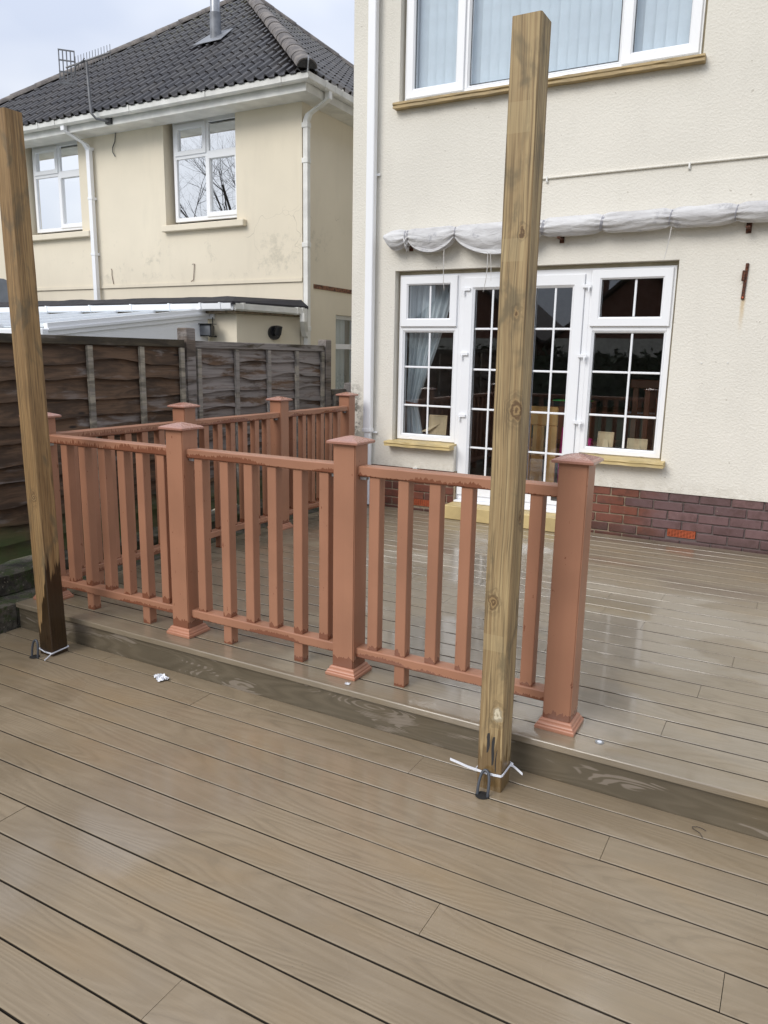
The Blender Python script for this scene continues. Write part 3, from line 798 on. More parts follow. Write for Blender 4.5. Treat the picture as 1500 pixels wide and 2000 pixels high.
YF = HY+.058      # outer face of window frames
def pane_grid(parent, x0, x1, z0, z1, xs, zs, y, bar=.017, m=M_GLASS, barm=None, name='glass_pane'):
    X_ = [x0]+xs+[x1]; Z_ = [z0]+zs+[z1]; h = bar/2
    for i in range(len(X_)-1):
        for j in range(len(Z_)-1):
            a = X_[i]+(h if i else -.004); b = X_[i+1]-(h if i < len(X_)-2 else -.004)
            c = Z_[j]+(h if j else -.004); d_ = Z_[j+1]-(h if j < len(Z_)-2 else -.004)
            bm = NB(); v = [bm.verts.new((px, 0, pz)) for px, pz in ((a, c), (b, c), (b, d_), (a, d_))]; bm.faces.new(v)
            for v_ in bm.verts: v_.co.x -= (x0+x1)/2; v_.co.z -= (z0+z1)/2
            me = bpy.data.meshes.new(name); bm.to_mesh(me); bm.free(); link(name, me, m, parent, hl((x0+x1)/2, y, (z0+z1)/2))
    for x in xs:
        hobj('glazing_bar', B(x-h, x+h, y-.006, y+.006, z0-.002, z1+.002, bev=.003), barm or M_PVC, parent)
    for z in zs:
        for i in range(len(X_)-1):
            a = X_[i]+(h if i else -.003); b = X_[i+1]-(h if i < len(X_)-2 else -.003)
            hobj('glazing_bar', B(a+.0003, b-.0003, y-.0057, y+.0057, z-h, z+h, bev=.003), barm or M_PVC, parent)
def frm(x0, x1, z0, z1, w_, yf, dep=.06, bead=.012):
    return ring(NB(), x0, x1, z0, z1, [(0, yf+dep), (0, yf+.004), (.004, yf), (w_-bead, yf), (w_-bead+.003, yf+.004), (w_, yf+bead), (w_, yf+dep)])
def seal(x0, x1, z0, z1, y):
    return ring(NB(), x0-.001, x1+.001, z0-.001, z1+.001, [(0, y+.004), (0, y-.0005), (.004, y-.0005), (.004, y+.004)])
M_FILL = simple('painted_reveal', (.52, .46, .33), .8)
for q_ in ((-2.056, .345, YF+.030, YF+.10, 2.1125, 2.150), (-2.056, -2.0305, YF+.030, YF+.10, .60, 2.112), (.3225, .345, YF+.030, YF+.10, .60, 2.112), (-2.030, -1.4452, YF+.010, YF+.10, .60, .6475), (-.318, .322, YF+.010, YF+.10, .60, .6475), (-1.46, -1.4452, YF+.012, YF+.1, .10, .5995), (-.318, -.290, YF+.012, YF+.1, .10, .5995), (-2.055, -2.0285, YF+.03, YF+.1, 3.50, 4.83), (.3485, .375, YF+.03, YF+.1, 3.50, 4.83), (-2.028, .348, YF+.03, YF+.1, 4.8005, 4.83), (-2.028, .348, YF+.01, YF+.1, 3.50, 3.5345)):
    hobj('reveal_filler', B(*q_), M_FILL)
# --- left side light
def sidelight(x0, x1, mid, fz0, fz1, gx0, gx1, lx0, lx1, glz0, glz1):
    wdw = empty('side_window', hl(0, HY, 0)); wdw.parent = house
    # outer frame: perimeter, transom
    bm = NB(); ring(bm, x0, x1, .648, 2.112, [(0, YF+.07), (0, YF+.002), (.002, YF), (.034, YF), (.036, YF+.002), (.036, YF+.07)])
    box(bm, x0+.0365, x1-.0365, YF+.0003, YF+.069, 1.632, 1.664)
    hobj('frame', bm, M_PVC, wdw)
    hobj('opening_sash', frm(x0+.016, x1-.018, 1.664, 2.094, .072, YF-.020, .07), M_PVC, wdw)
    hobj('gasket', seal(gx0, gx1, fz0, fz1, YF+.004), M_SEAL, wdw)
    pane_grid(wdw, gx0+.003, gx1-.003, fz0+.003, fz1-.003, [mid], [], YF+.012)
    hobj('glazing_bead', frm(x0+.0362, x1-.0362, .6842, 1.6318, .018, YF+.004, .05, .012), M_PVC, wdw)
    hobj('gasket', seal(lx0, lx1, glz0, glz1, YF+.016), M_SEAL, wdw)
    pane_grid(wdw, lx0+.003, lx1-.003, glz0+.003, glz1-.003, [mid], [.962, 1.308], YF+.022)
    for x in (x0+.14, x1-.14):
        hobj('drain_cap', B(x-.016, x+.016, YF-.004, YF, .652, .661, bev=.001), M_PVC, wdw)
    return wdw
sidelight(-2.030, -1.445, -1.731, 1.736, 2.022, -1.942, -1.535, -1.976, -1.499, .702, 1.614)
sidelight(-.318, .322, .030, 1.736, 2.022, -.230, .232, -.264, .268, .702, 1.614)
# --- french doors
fd = empty('french_door', (0, 0, 0)); fd.parent = house
bm = NB(); ring(bm, -1.4445, -.3185, .141, 2.112, [(0, YF+.07), (0, YF+.002), (.002, YF), (.040, YF), (.042, YF+.002), (.042, YF+.07)])
hobj('door_frame', bm, M_PVC, fd)
for (a, b, gx0, gx1, mid) in ((-1.402, -.8815, -1.299, -.985, -1.142), (-.8785, -.362, -.760, -.434, -.600)):
    hobj('door_leaf', frm(a, b, .184, 2.070, .10 if a < -1 else .10, YF-.016, .062, .02), M_PVC, fd)
    # wider stiles and bottom rail
    bm = NB()
    if gx0-(a+.10) > .001: box(bm, a+.1005, gx0, YF-.0150, YF+.04, .2845, 1.9695)
    if (b-.10)-gx1 > .001: box(bm, gx1, b-.1005, YF-.0150, YF+.04, .2845, 1.9695)
    if len(bm.verts): hobj('door_stile', bm, M_PVC, fd)
    else: bm.free()
    hobj('gasket', seal(gx0, gx1, .286, 1.984, YF+.003), M_SEAL, fd)
    pane_grid(fd, gx0+.003, gx1-.003, .289, 1.968, [mid], [.616, .957, 1.300, 1.645], YF+.012)
for x, s in ((-1.375, -1), (-.340, 1)):
    for z in (1.975, 1.432, .896):
        bm = NB(); box(bm, x-.036 if s > 0 else x-.036, x+.036, YF-.034, YF-.0205, z-.013, z+.013, bev=.002)
        tube(bm, [(x+s*.018, YF-.034, z-.045), (x+s*.018, YF-.034, z-.012)], .008, 8)
        hobj('hinge', bm, M_PVC, fd)
        for v in fd.children[-1].data.vertices: pass
# --- upper window
uw = empty('upper_window', (0, 0, 0)); uw.parent = house
ZT = 4.80
bm = NB(); ring(bm, -2.028, .348, 3.535, ZT, [(0, YF+.07), (0, YF+.002), (.002, YF), (.036, YF), (.038, YF+.002), (.038, YF+.07)])
box(bm, -1.495, -1.452, YF+.0003, YF+.069, 3.5735, ZT-.0385); box(bm, -.214, -.171, YF+.0003, YF+.069, 3.5735, ZT-.0385)
hobj('frame', bm, M_PVC, uw)
hobj('opening_sash', frm(-2.010, -1.478, 3.556, ZT-.02, .074, YF-.018, .07), M_PVC, uw)
hobj('opening_sash', frm(-.206, .334, 3.556, ZT-.02, .074, YF-.018, .07), M_PVC, uw)
hobj('glazing_bead', frm(-1.4518, -.2142, 3.5738, ZT-.0387, .02, YF+.004, .05, .014), M_PVC, uw)
for a, b, z0 in ((-1.935, -1.553, 3.631), (-1.431, -.235, 3.595), (-.131, .259, 3.631)):
    hobj('gasket', seal(a, b, z0, ZT-.06, YF+.012), M_SEAL, uw)
    pane_grid(uw, a+.004, b-.004, z0+.004, ZT-.07, [], [], YF+.018, m=M_UGLASS)
blind = empty('vertical_blind', (-.84, HY+.147, 4.75), 'pale blue vertical blind hanging behind the upstairs window', 'blind')
bmx = B(-.044, .044, -.0008, .0008, -1.22, 0); ME_SL = mesh(bmx, 'blind_slat')
i = 0; x = -2.05
brn = random.Random(2)
while x < .4:
    o = link('blind_slat', ME_SL, M_BLIND, blind, (x+.84, brn.uniform(-.001, .001), 0)); o.rotation_euler.z = R(16)+brn.uniform(-.05, .05); x += .0805
obj('head_rail', B(-1.25, 1.25, -.02, .02, .002, .03), M_PVC, blind)
# --- rooms
room = NB()
X0, X1, Y0, Y1, Z0, Z1 = -2.29, 1.6, HY+.262, 7.6, .13, 2.52
def inbox(bm, X0, X1, Y0, Y1, Z0, Z1, t=.05):
    box(bm, X0, X1, Y1, Y1+t, Z0, Z1); box(bm, X0-t, X0, Y0, Y1+t, Z0, Z1); box(bm, X1, X1+t, Y0, Y1+t, Z0, Z1); box(bm, X0-t, X1+t, Y0, Y1+t, Z1+.001, Z1+t)
inbox(room, X0+.06, X1, Y0, Y1, Z0, Z1); hobj('room_wall', room, M_ROOM)
hobj('room_floor', B(X0, X1, Y0-.02, Y1, Z0-.06, Z0-.002), M_CARPET)
room = NB(); inbox(room, X0+.06, X1, Y0, 6.5, 2.75, 5.1); hobj('bedroom_wall', room, M_ROOM)
hobj('bedroom_floor', B(X0+.07, X1-.001, Y0, 6.499, 2.70, 2.76), M_CARPET)
hobj('inner_sill', B(-2.05, -1.445, HY+.13, HY+.30, .60, .66), M_PVC); hobj('inner_sill', B(-.318, .34, HY+.13, HY+.30, .60, .66), M_PVC)
# --- roof of our house (above the frame)
bm = NB()
loft(bm, [[(-2.85, 3.15, 5.33), (5.5, 3.15, 5.33), (5.5, 11.8, 5.33), (-2.85, 11.8, 5.33)], [(-2.85, 3.15, 5.36), (5.5, 3.15, 5.36), (5.5, 11.8, 5.36), (-2.85, 11.8, 5.36)], [(1.2, 7.4, 8.3), (1.6, 7.4, 8.3), (1.6, 7.6, 8.3), (1.2, 7.6, 8.3)]])
hobj('roof', bm, M_FARROOF)
hobj('fascia', B(-2.9, 5.55, 3.08, 3.149, 5.2, 5.37), M_PVC)
# --- downpipe
bm = NB(); box(bm, -2.321, -2.243, 3.435, 3.495, .705, 5.33, bev=.006)
dp = hobj('downpipe', bm, M_PVC)
hobj('pipe_socket', B(-2.326, -2.238, 3.432, 3.498, .70, .735, bev=.004), M_PVC, dp)
hobj('lower_pipe', B(-2.312, -2.252, 3.442, 3.490, .01, .699, bev=.005), M_PVC, dp)
hobj('pipe_clip', B(-2.345, -2.205, 3.496, 3.512, .688, .704, bev=.002), M_PVC, dp)
hobj('pipe_clip', B(-2.345, -2.219, 3.4955, 3.512, 2.95, 2.97, bev=.002), M_PVC, dp)
# --- conduit
bm = NB(); tube(bm, [(-.76, HY-.009, 2.800), (0, HY-.010, 2.806), (.8, HY-.010, 2.811), (2.4, HY-.010, 2.82)], .0085, 8)
cd = hobj('conduit', bm, M_WALL, smooth=60)
for x in (-.705, .352, 1.4):
    b2 = NB(); box(b2, x-.006, x+.006, HY-.021, HY-.0195+.004, 2.775, 2.815, bev=.001); box(b2, x-.008, x+.008, HY-.0165, HY-.001, 2.768, 2.784, bev=.001)
    hobj('conduit_clip', b2, M_PVCD, cd)
# small fittings
f1 = obj('hinge_plate', B(-.011, .011, -.007, .007, -.125, .125, bev=.003), M_RUST, None, (.803, HY-.008, 1.975)); f1.rotation_euler.y = R(2)
tag(f1, 'rusty iron hinge strap screwed to the cream wall right of the windows', 'hinge')
obj('hinge_knuckle', B(-.025, -.002, -.020, -.006, -.02, .055, bev=.004), M_RUST, f1, (0, 0, 0.02))
b2 = NB(); tube(b2, [(0, -.02, .10), (0, -.006, .10)], .006, 8); obj('screw', b2, M_RUST, f1)
b2 = NB(); tube(b2, [(0, -.012, -.112), (0, -.006, -.112)], .007, 8); obj('screw', b2, M_TERRA, f1)
bm = NB(); tube(bm, [(-1.80, HY-.03, .385), (-1.80, HY-.002, .390)], .016, 10); box(bm, -1.822, -1.778, HY-.012, HY-.003, .372, .402, bev=.004)
hobj('overflow_stub', bm, M_PVCD)
bm = NB()
for x, z in ((.565, 1.395), (.745, 1.40)): tube(bm, [(x, HY-.006, z), (x, HY+.001, z)], .006, 8)
hobj('wall_plug', bm, M_PVCD)

# ================================================================ awning
aw = empty('rolled_awning', (-.5, HY, 2.42), 'rolled up white canvas awning tied with cord above the doors', 'awning')
ties = [-1.905, -1.880, -1.438, -.690, -.228, .273, .713, 1.35, 1.9]
sagk = {(-1.88, -1.438): .150, (-1.438, -.69): .195}
def aw_sec(x):
    dmin = min(abs(x-t) for t in ties)
    zc = 2.418 + (x+.7)*.010; top = zc+.070
    left = max([t for t in ties+[-2.12] if t <= x], default=-2.12); right = min([t for t in ties+[2.3] if t >= x], default=2.3)
    t_ = (x-left)/max(1e-5, right-left); bell = math.sin(math.pi*min(1, max(0, t_)))**.7
    if x < -1.9: bot = zc-.030-.068*math.sin(math.pi*max(0, min(1, (x+2.12)/.24)))**.6*(1 if x > -2.1 else .7)
    elif x < -1.438: bot = zc-.045-.090*bell
    elif x < -.690: bot = zc-.045-.135*bell
    else: bot = zc-.062-.016*bell
    pin = math.exp(-(dmin/.035)**2)
    top -= .016*pin*(1 if x > -1.5 else .8)
    bot += .012*pin
    return top, bot, pin, dmin
N = 300; loops = []
for i in range(N+1):
    x = -2.128+(2.2+2.128)*i/N
    top, bot, pin, dm = aw_sec(x)
    e = min(1, (i+.6)/7)**.5
    hz = (top-bot)/2*e; zc = (top+bot)/2; hy = (.066-.012*pin)*e
    fold = math.exp(-dm/.11)
    lp = []
    for k in range(40):
        a = 2*math.pi*k/40
        rr_ = 1 + fold*.115*math.sin(10*a+noise.noise(Vector((x*3, 0, 0)))*5)+.045*noise.noise(Vector((x*2.2, a*3.0+x*5, 2))) + .030*noise.noise(Vector((x*3.1, math.cos(a)*1.6, math.sin(a)*1.6))) + .05*noise.noise(Vector((x*9, math.cos(a)*2.5, math.sin(a)*2.5)))
        cy = math.cos(a); sz = math.sin(a)
        z_ = zc+hz*sz*rr_; y_ = HY-.085+hy*cy*rr_*(1.0-.25*max(0, -sz))
        lp.append((x+.5, y_-HY, z_-2.42))
    loops.append(lp)
bm = NB(); loft(bm, loops); obj('canvas_roll', bm, M_CANVAS, aw, smooth=70)
# hem that hangs below the roll in loose swags
for xa, xb, dpth in ((-1.87, -1.445, .026), (-1.43, -.70, .030)):
    loops = []
    for i in range(31):
        x = xa+(xb-xa)*i/30; top, bot, pin, dm = aw_sec(x); s_ = math.sin(math.pi*i/30)
        wv = .004*math.sin(x*30)
        loops.append([(x+.5, -.128+wv, bot-2.42+.030), (x+.5, -.131+wv, bot-2.42+.014-dpth*s_*.5), (x+.5, -.126+wv, bot-2.42+.010-dpth*s_*.5), (x+.5, -.118+wv, bot-2.42+.028)])
    bm = NB(); loft(bm, loops); obj('canvas_hem', bm, M_CANVAS, aw, smooth=50)
for t in ties:
    for rep in range(2 if t in (-.690, -.228) else 1):
        top, bot, pin, dm = aw_sec(t); pts = []
        for k in range(25):
            a = 2*math.pi*k/24
            pts.append((t+.5+rep*.012+.010*math.sin(a+t), -.085+(.0600)*math.cos(a)*1.0, (top+bot)/2-2.42+((top-bot)/2+.003)*math.sin(a)))
        bm = NB(); tube(bm, pts, .0028, 6); obj('tie_cord', bm, M_TIECORD, aw, smooth=60)
for pts in ([(-1.522, 3.385, 2.29), (-1.520, 3.383, 2.15), (-1.517, 3.385, 2.02), (-1.508, 3.385, 1.955)],
            [(-1.128, 3.385, 2.245), (-1.125, 3.38, 2.12), (-1.135, 3.38, 2.02), (-1.155, 3.385, 1.935)],
            [(-1.105, 3.385, 2.245), (-1.095, 3.385, 2.13), (-1.09, 3.385, 2.02)],
            [(.285, 3.39, 2.36), (.275, 3.388, 2.26), (.262, 3.388, 2.18), (.252, 3.388, 2.13)],
            [(-.70, 3.37, 2.51), (-.697, 3.37, 2.485)]):
    bm = NB(); tube(bm, [(a+.5, b-HY, c-2.42) for a, b, c in pts], [.0030]*(len(pts)-1)+[.0016], 6); obj('hanging_cord', bm, M_ROPE, aw, smooth=60)
for x in (-1.895, -.555, .79, 1.8):
    bm = NB(); box(bm, x+.5-.014, x+.5+.014, -.10, -.001, -.092, -.078, bev=.002); box(bm, x+.5-.018, x+.5+.018, -.012, -.001, -.115, -.04, bev=.002)
    obj('awning_bracket', bm, M_RUST, aw)

# ================================================================ things behind the french windows
cu = NB(); loops = []
for i in range(25):
    t_ = i/24; z = 2.08-(2.08-.68)*t_
    # right edge sweeps in to the tie at z .96, then falls straight
    if z > .98: xr = -1.56-.36*((2.08-z)/1.1)**1.25
    else: xr = -1.915+.03*(.98-z)/.3*2.2
    xl = -2.02
    lp = []
    for k in range(49):
        s_ = k/48; x = xl+(xr-xl)*s_
        lp.append((x, HY+.22+.016*math.sin(s_*44+z*.9)+.008*math.sin(s_*19+2*z)+.05*s_*(z > .98)*(1-s_), z))
    loops.append(lp)
loft(cu, loops, closed=False); cur = obj('curtain', cu, M_CURT, smooth=80); tag(cur, 'grey blue curtain tied back inside the left side window', 'curtain')
bm = NB(); tube(bm, [(-2.02, HY+.19, .975), (-1.95, HY+.19, .968), (-1.90, HY+.20, .960), (-1.87, HY+.22, .955)], .012, 8); obj('curtain_tie', bm, M_CHAIR, cur, smooth=60)
def pframe(x, y, z, w_, h, tilt, rot, strut, lab):
    p = empty('picture_frame', (x, y, z), lab, 'picture frame', 'picture frames seen from behind on the window sills'); p.rotation_euler = (tilt, 0, rot)
    obj('frame_back', B(-w_/2, w_/2, .003, .012, 0, h, bev=.001), M_CARD, p)
    obj('frame_border', ring(NB(), -w_/2-.004, w_/2+.004, -.004, h+.004, [(0, .014), (0, -.001), (.010, -.001), (.010, .014)]), M_PINE if False else M_CARD, p)
    b = NB(); s_ = math.sin(strut); c_ = math.cos(strut); L_ = h*.78
    loft(b, [[(-.018, .002, h*.62), (.018, .002, h*.62), (.018, 0, h*.62), (-.018, 0, h*.62)], [(-.03+L_*s_, -.03, h*.62-L_*c_*.75), (.03+L_*s_, -.03, h*.62-L_*c_*.75), (.03+L_*s_, -.034, h*.62-L_*c_*.75), (-.03+L_*s_, -.034, h*.62-L_*c_*.75)]])
    obj('frame_strut', b, M_CARD, p)
pframe(-1.695, HY+.215, .664, .17, .205, R(-8), R(3), R(-48), 'plywood backed picture frame with slanting strut on the left window sill')
pframe(-.145, HY+.20, .664, .125, .150, R(-6), R(-4), R(8), 'small upright plywood picture frame back at the left of the right window sill')
pframe(.115, HY+.20, .664, .150, .110, R(-10), R(5), R(2), 'low wide picture frame back at the right of the right window sill')
pc = empty('pine_chair', (-.765, HY+.38, .13), 'golden pine high backed chair standing just inside the right door leaf', 'chair')
obj('top_panel', B(-.19, .16, -.01, .012, .69, .86, bev=.010), M_PINE, pc)
for a, b in ((-.19, -.075), (-.058, .045), (.062, .16)): obj('back_plank', B(a, b, -.009, .010, .0, .6895, bev=.004), M_PINE, pc)
obj('seat', B(-.20, .17, .012, .40, .42, .45, bev=.006), M_PINE, pc)
for x in (-.18, .14): obj('leg', B(x, x+.03, .36, .39, 0, .4195), M_PINE, pc)
mb = NB()
loft(mb, [[(-.09, -.03, 0), (.16, -.03, 0), (.16, .10, 0), (-.09, .10, 0)], [(-.10, -.05, .2), (.18, -.05, .18), (.18, .12, .18), (-.10, .12, .2)], [(-.09, -.02, .42), (.17, -.02, .36), (.17, .05, .36), (-.09, .05, .42)]])
mg = obj('magenta_bag', mb, M_MAG, None, (-.50, HY+.50, .13), smooth=40); mg.scale.z = 1.62; tag(mg, 'bright magenta bag behind the right door leaf', 'bag')
obj('bag_strap', tube(NB(), [(-.05, 0, .40), (.0, 0, .47), (.08, 0, .46), (.11, 0, .38)], .006, 6), M_MAG, mg)
obj('bag_panel', B(-.06, .12, -.052, -.046, .05, .17, bev=.002), M_MAG, mg)
st = empty('side_table', (-.55, HY+.95, .13), 'small dark side table inside the room behind the right door leaf', 'table')
obj('table_top', B(-.45, .35, -.2, .2, .50, .53), M_CHAIR, st)
for x in (-.42, .30):
    for y in (-.18, .15): obj('leg', B(x, x+.03, y, y+.03, 0, .4995), M_CHAIR, st)
gb = obj('green_tray', ring(NB(), -.18, .16, -.10, .10, [(0, .0), (0, .05), (.012, .05), (.02, .01), (.02, 0)], 'y'), M_GREEN, None, (-.62, HY+.95, 1.025)); gb.rotation_euler.x = R(-90)
tag(gb, 'green plastic tray behind the glass of the right door leaf', 'tray')
obj('tray_base', B(-.165, .145, .001, .006, -.085, .085), M_GREEN, gb)
bx = obj('storage_box', B(-.22, .20, -.14, .14, 0, .3585, bev=.006), M_CHAIR, None, (-.62, HY+.95, .6605)); tag(bx, 'dark storage box under the green tray on the side table', 'box')
obj('box_lid', B(-.225, .205, -.145, .145, .31, .357, bev=.003), M_BLACKP, bx)
tb = empty('dining_table', (.35, HY+2.1, .13), 'dark dining table deep inside the room behind the right side window', 'table')
obj('table_top', B(-1.3, .8, -.5, .5, .72, .755, bev=.005), M_CHAIR, tb)
for x in (-1.2, .7):
    for y in (-.42, .38): obj('leg', B(x, x+.06, y, y+.06, 0, .7195), M_CHAIR, tb)
def dchair(x, y, rz, lab):
    c = empty('dining_chair', (x, y, .13), lab, 'chair', 'dark dining chairs at the table indoors'); c.rotation_euler.z = rz
    obj('seat', B(-.21, .21, -.21, .21, .43, .46, bev=.005), M_CHAIR, c)
    for i in range(4): obj('back_slat', B(-.18+i*.105, -.13+i*.105, -.215, -.195, .4605, 1.02, bev=.003), M_CHAIR, c)
    obj('back_rest', B(-.21, .21, -.22, -.19, 1.0205, 1.10, bev=.008), M_CHAIR, c)
    for a in (-.20, .16):
        for b in (-.20, .16): obj('leg', B(a, a+.04, b, b+.04, 0, .4295), M_CHAIR, c)
dchair(.05, HY+1.35, 0, 'dark slatted dining chair nearer the doors, seen through the right side window')
dchair(.62, HY+1.35, R(6), 'dark slatted dining chair furthest right indoors')
pp = NB(); box(pp, -.15, .15, -.10, .10, 0, .004); po = obj('paper_sheet', pp, M_ZIP, None, (-.15, HY+1.75, .886)); tag(po, 'white sheet of paper on the dark dining table indoors', 'paper')

# ================================================================ litter and small things on the deck
def crumple(name, loc, sx_, sy_, sz_, m, lab, cat, seed):
    bm = NB(); bmesh.ops.create_grid(bm, x_segments=14, y_segments=9, size=.5)
    for v in bm.verts:
        n = noise.noise(Vector((v.co.x*5+seed, v.co.y*6, 0))); n2 = noise.noise(Vector((v.co.x*13, v.co.y*13+seed, 4)))
        v.co = Vector((v.co.x*sx_*(1+.25*n2), v.co.y*sy_*(1+.5*n), abs(n*1.2+n2*.7)*sz_+.001))
    o = obj(name, bm, m, None, loc); tag(o, lab, cat); return o
o = crumple('plastic_wrapper', (-1.303, -.197, HS+.002), .078, .052, .018, M_WRAP, 'crumpled clear plastic wrapper lying on the lower deck below the step', 'litter', 3); o.rotation_euler.z = R(-28)
o = crumple('paper_scrap', (-.326, -.062, .0005), .022, .016, .010, M_WRAP, 'tiny white scrap on the step edge below the third front post', 'litter', 9)
bm = NB(); tube(bm, [(0, 0, .0006), (0, 0, .003)], .0165, 20); dl = obj('deck_light', bm, M_STEEL, None, (.750, -.008, 0)); tag(dl, 'small round steel deck light near the end post', 'light')
bm = NB(); tube(bm, [(0, 0, .0032), (0, 0, .0042)], .0085, 16); obj('light_lens', bm, M_ZIP, dl)
bm = NB(); tube(bm, [(1.146, -.193, HS+.002), (1.135, -.172, HS+.003), (1.112, -.158, HS+.003), (1.108, -.149, HS+.003), (1.122, -.141, HS+.004), (1.140, -.143, HS+.004), (1.152, -.150, HS+.003)], .0012, 5)
tag(obj('twig', bm, M_BARK, smooth=60), 'thin curled dark twig lying on the lower deck near the step', 'twig')

# ================================================================ neighbour's house
NY = 5.5
nh = empty('neighbour_house', (-7.9, NY, -.6), 'cream rendered neighbouring house with dark tiled hipped roof, on the left', 'house')
def nobj(name, bm, m, parent=None, smooth=None):
    for v in bm.verts: v.co -= Vector((-7.9, NY, -.6))
    return obj(name, bm, m, parent or nh, smooth=smooth)
def outward(o, n):
    me = o.data
    if me.polygons[0].normal.dot(Vector(n)) < 0: me.flip_normals()
    return o
NW = [(-6.72, -5.475, 3.095, 4.452), (-9.62, -8.40, 3.12, 4.452)]
bm = wallgrid(NB(), -11.6, -4.445, 2.312, 4.50, NY, NY+.25, NW)
wallgrid(bm, -11.6, -4.445, -.6, 2.3115, NY+.012, NY+.25, [])
wallgrid(bm, NY+.2505, 12.6, 2.235, 4.50, -4.445, -4.70, [], 'x')
wallgrid(bm, NY+.2505, 12.6, -.6, 2.2345, -4.452, -4.70, [(6.30, 6.95, .75, 1.935)], 'x')
box(bm, -11.6, -11.35, NY+.251, 12.6, -.6, 4.5); box(bm, -11.349, -4.701, 12.35, 12.6, -.6, 4.5)
nobj('rendered_wall', bm, M_NWALL)
M_BAND = simple('bare_brick_band', (.24, .11, .06), .85, var=.25, scale=30)
nobj('brick_band', B(-4.4515, -4.440, NY+.25, 12.5, 2.236, 2.290), M_BAND)
nobj('band_course', B(-11.6, -4.4455, NY-.008, NY-.0005, 2.300, 2.345), M_NWALL)
def nwin(a, b, z0, z1, cols):
    t_ = empty('window', (0, 0, 0)); t_.parent = nh
    yf = NY+.105
    bm = NB(); ring(bm, a, b, z0, z1, [(0, yf+.06), (0, yf), (.05, yf), (.05, yf+.06)])
    zt_ = z0+(z1-z0)*.655; xm = (a+b)/2+.01
    box(bm, a+.0505, b-.0505, yf+.001, yf+.058, zt_-.03, zt_+.03); box(bm, xm-.03, xm+.03, yf+.0015, yf+.0575, z0+.0505, zt_-.0305); box(bm, xm-.03, xm+.03, yf+.0015, yf+.0575, zt_+.0305, z1-.0505)
    nobj('frame', bm, M_PVC, t_)
    nobj('opening_sash', ring(NB(), a+.035, xm-.012, zt_+.012, z1-.035, [(0, yf+.03), (0, yf-.015), (.055, yf-.015), (.060, yf-.005), (.060, yf+.03)]), M_PVC, t_)
    nobj('opening_sash', ring(NB(), xm-.012+.001, b-.035, z0+.035, zt_-.012, [(0, yf+.03), (0, yf-.015), (.055, yf-.015), (.060, yf-.005), (.060, yf+.03)]), M_PVC, t_)
    for (p, q, r_, s_) in ((a+.094, xm-.071, zt_+.071, z1-.094), (xm+.030, b-.05, zt_+.030, z1-.05), (a+.05, xm-.03, z0+.05, zt_-.03), (xm+.049, b-.094, z0+.094, zt_-.071)):
        bm = NB(); v = [bm.verts.new((x_, yf+.02, z_)) for x_, z_ in ((p-.001, r_-.001), (q+.001, r_-.001), (q+.001, s_+.001), (p-.001, s_+.001))]; bm.faces.new(v)
        outward(nobj('glass_pane', bm, M_NGLASS, t_), (0, -1, 0))
    # curtains / dark room behind
    bm = NB(); box(bm, a, b, yf+.9, yf+.92, z0-.2, z1+.04); box(bm, a-.02, a-.0, yf+.07, yf+.92, z0-.2, z1+.04); box(bm, b, b+.02, yf+.07, yf+.92, z0-.2, z1+.04); box(bm, a, b, yf+.07, yf+.9, z0-.22, z0-.2); box(bm, a, b, yf+.07, yf+.9, z1, z1+.02)
    nobj('room_wall', bm, M_ROOM, t_)
    # curtain
    lp = []
    for (x0_, x1_) in ((a+.05, a+.17),):
        loops = []
        for i in range(2):
            loops.append([(x0_+(x1_-x0_)*k/16, yf+.12+.015*math.sin(k*1.7), z0+.03+(z1-z0-.08)*i) for k in range(17)])
        bm = NB(); loft(bm, loops, closed=False); nobj('curtain', bm, M_GREYP, t_)
nwin(-6.640, -5.475, 3.155, 4.425, 2); nwin(-9.545, -8.40, 3.18, 4.425, 2)
nobj('window_sill', B(-6.745, -5.315, NY-.075, NY+.11, 3.010, 3.093, bev=.008), M_NWALL); nobj('window_sill', B(-9.64, -8.18, NY-.075, NY+.11, 3.035, 3.118, bev=.008), M_NWALL)
# side window
bm = ring(NB(), 6.30, 6.95, .75, 1.935, [(0, -4.60), (0, -4.53), (.05, -4.53), (.05, -4.60)], 'x'); box(bm, -4.598, -4.532, 6.3505, 6.8995, 1.48, 1.55)
sw = nobj('side_window', bm, M_PVC)
for z0, z1 in ((.80, 1.48), (1.55, 1.885)):
    bm = NB(); v = [bm.verts.new((-4.56, y_, z_)) for y_, z_ in ((6.349, z0), (6.901, z0), (6.901, z1), (6.349, z1))]; bm.faces.new(v); outward(nobj('glass_pane', bm, M_GLASS, sw), (1, 0, 0))
bm = NB(); loft(bm, [[(-4.66+.012*math.sin(k*1.3), 6.40+.45*k/20, z_) for k in range(21)] for z_ in (.8, 1.9)], closed=False); nobj('net_curtain', bm, M_CURT, sw)
nobj('window_room', B(-5.2, -5.15, 6.2, 7.0, .6, 2.0), M_ROOM, sw)
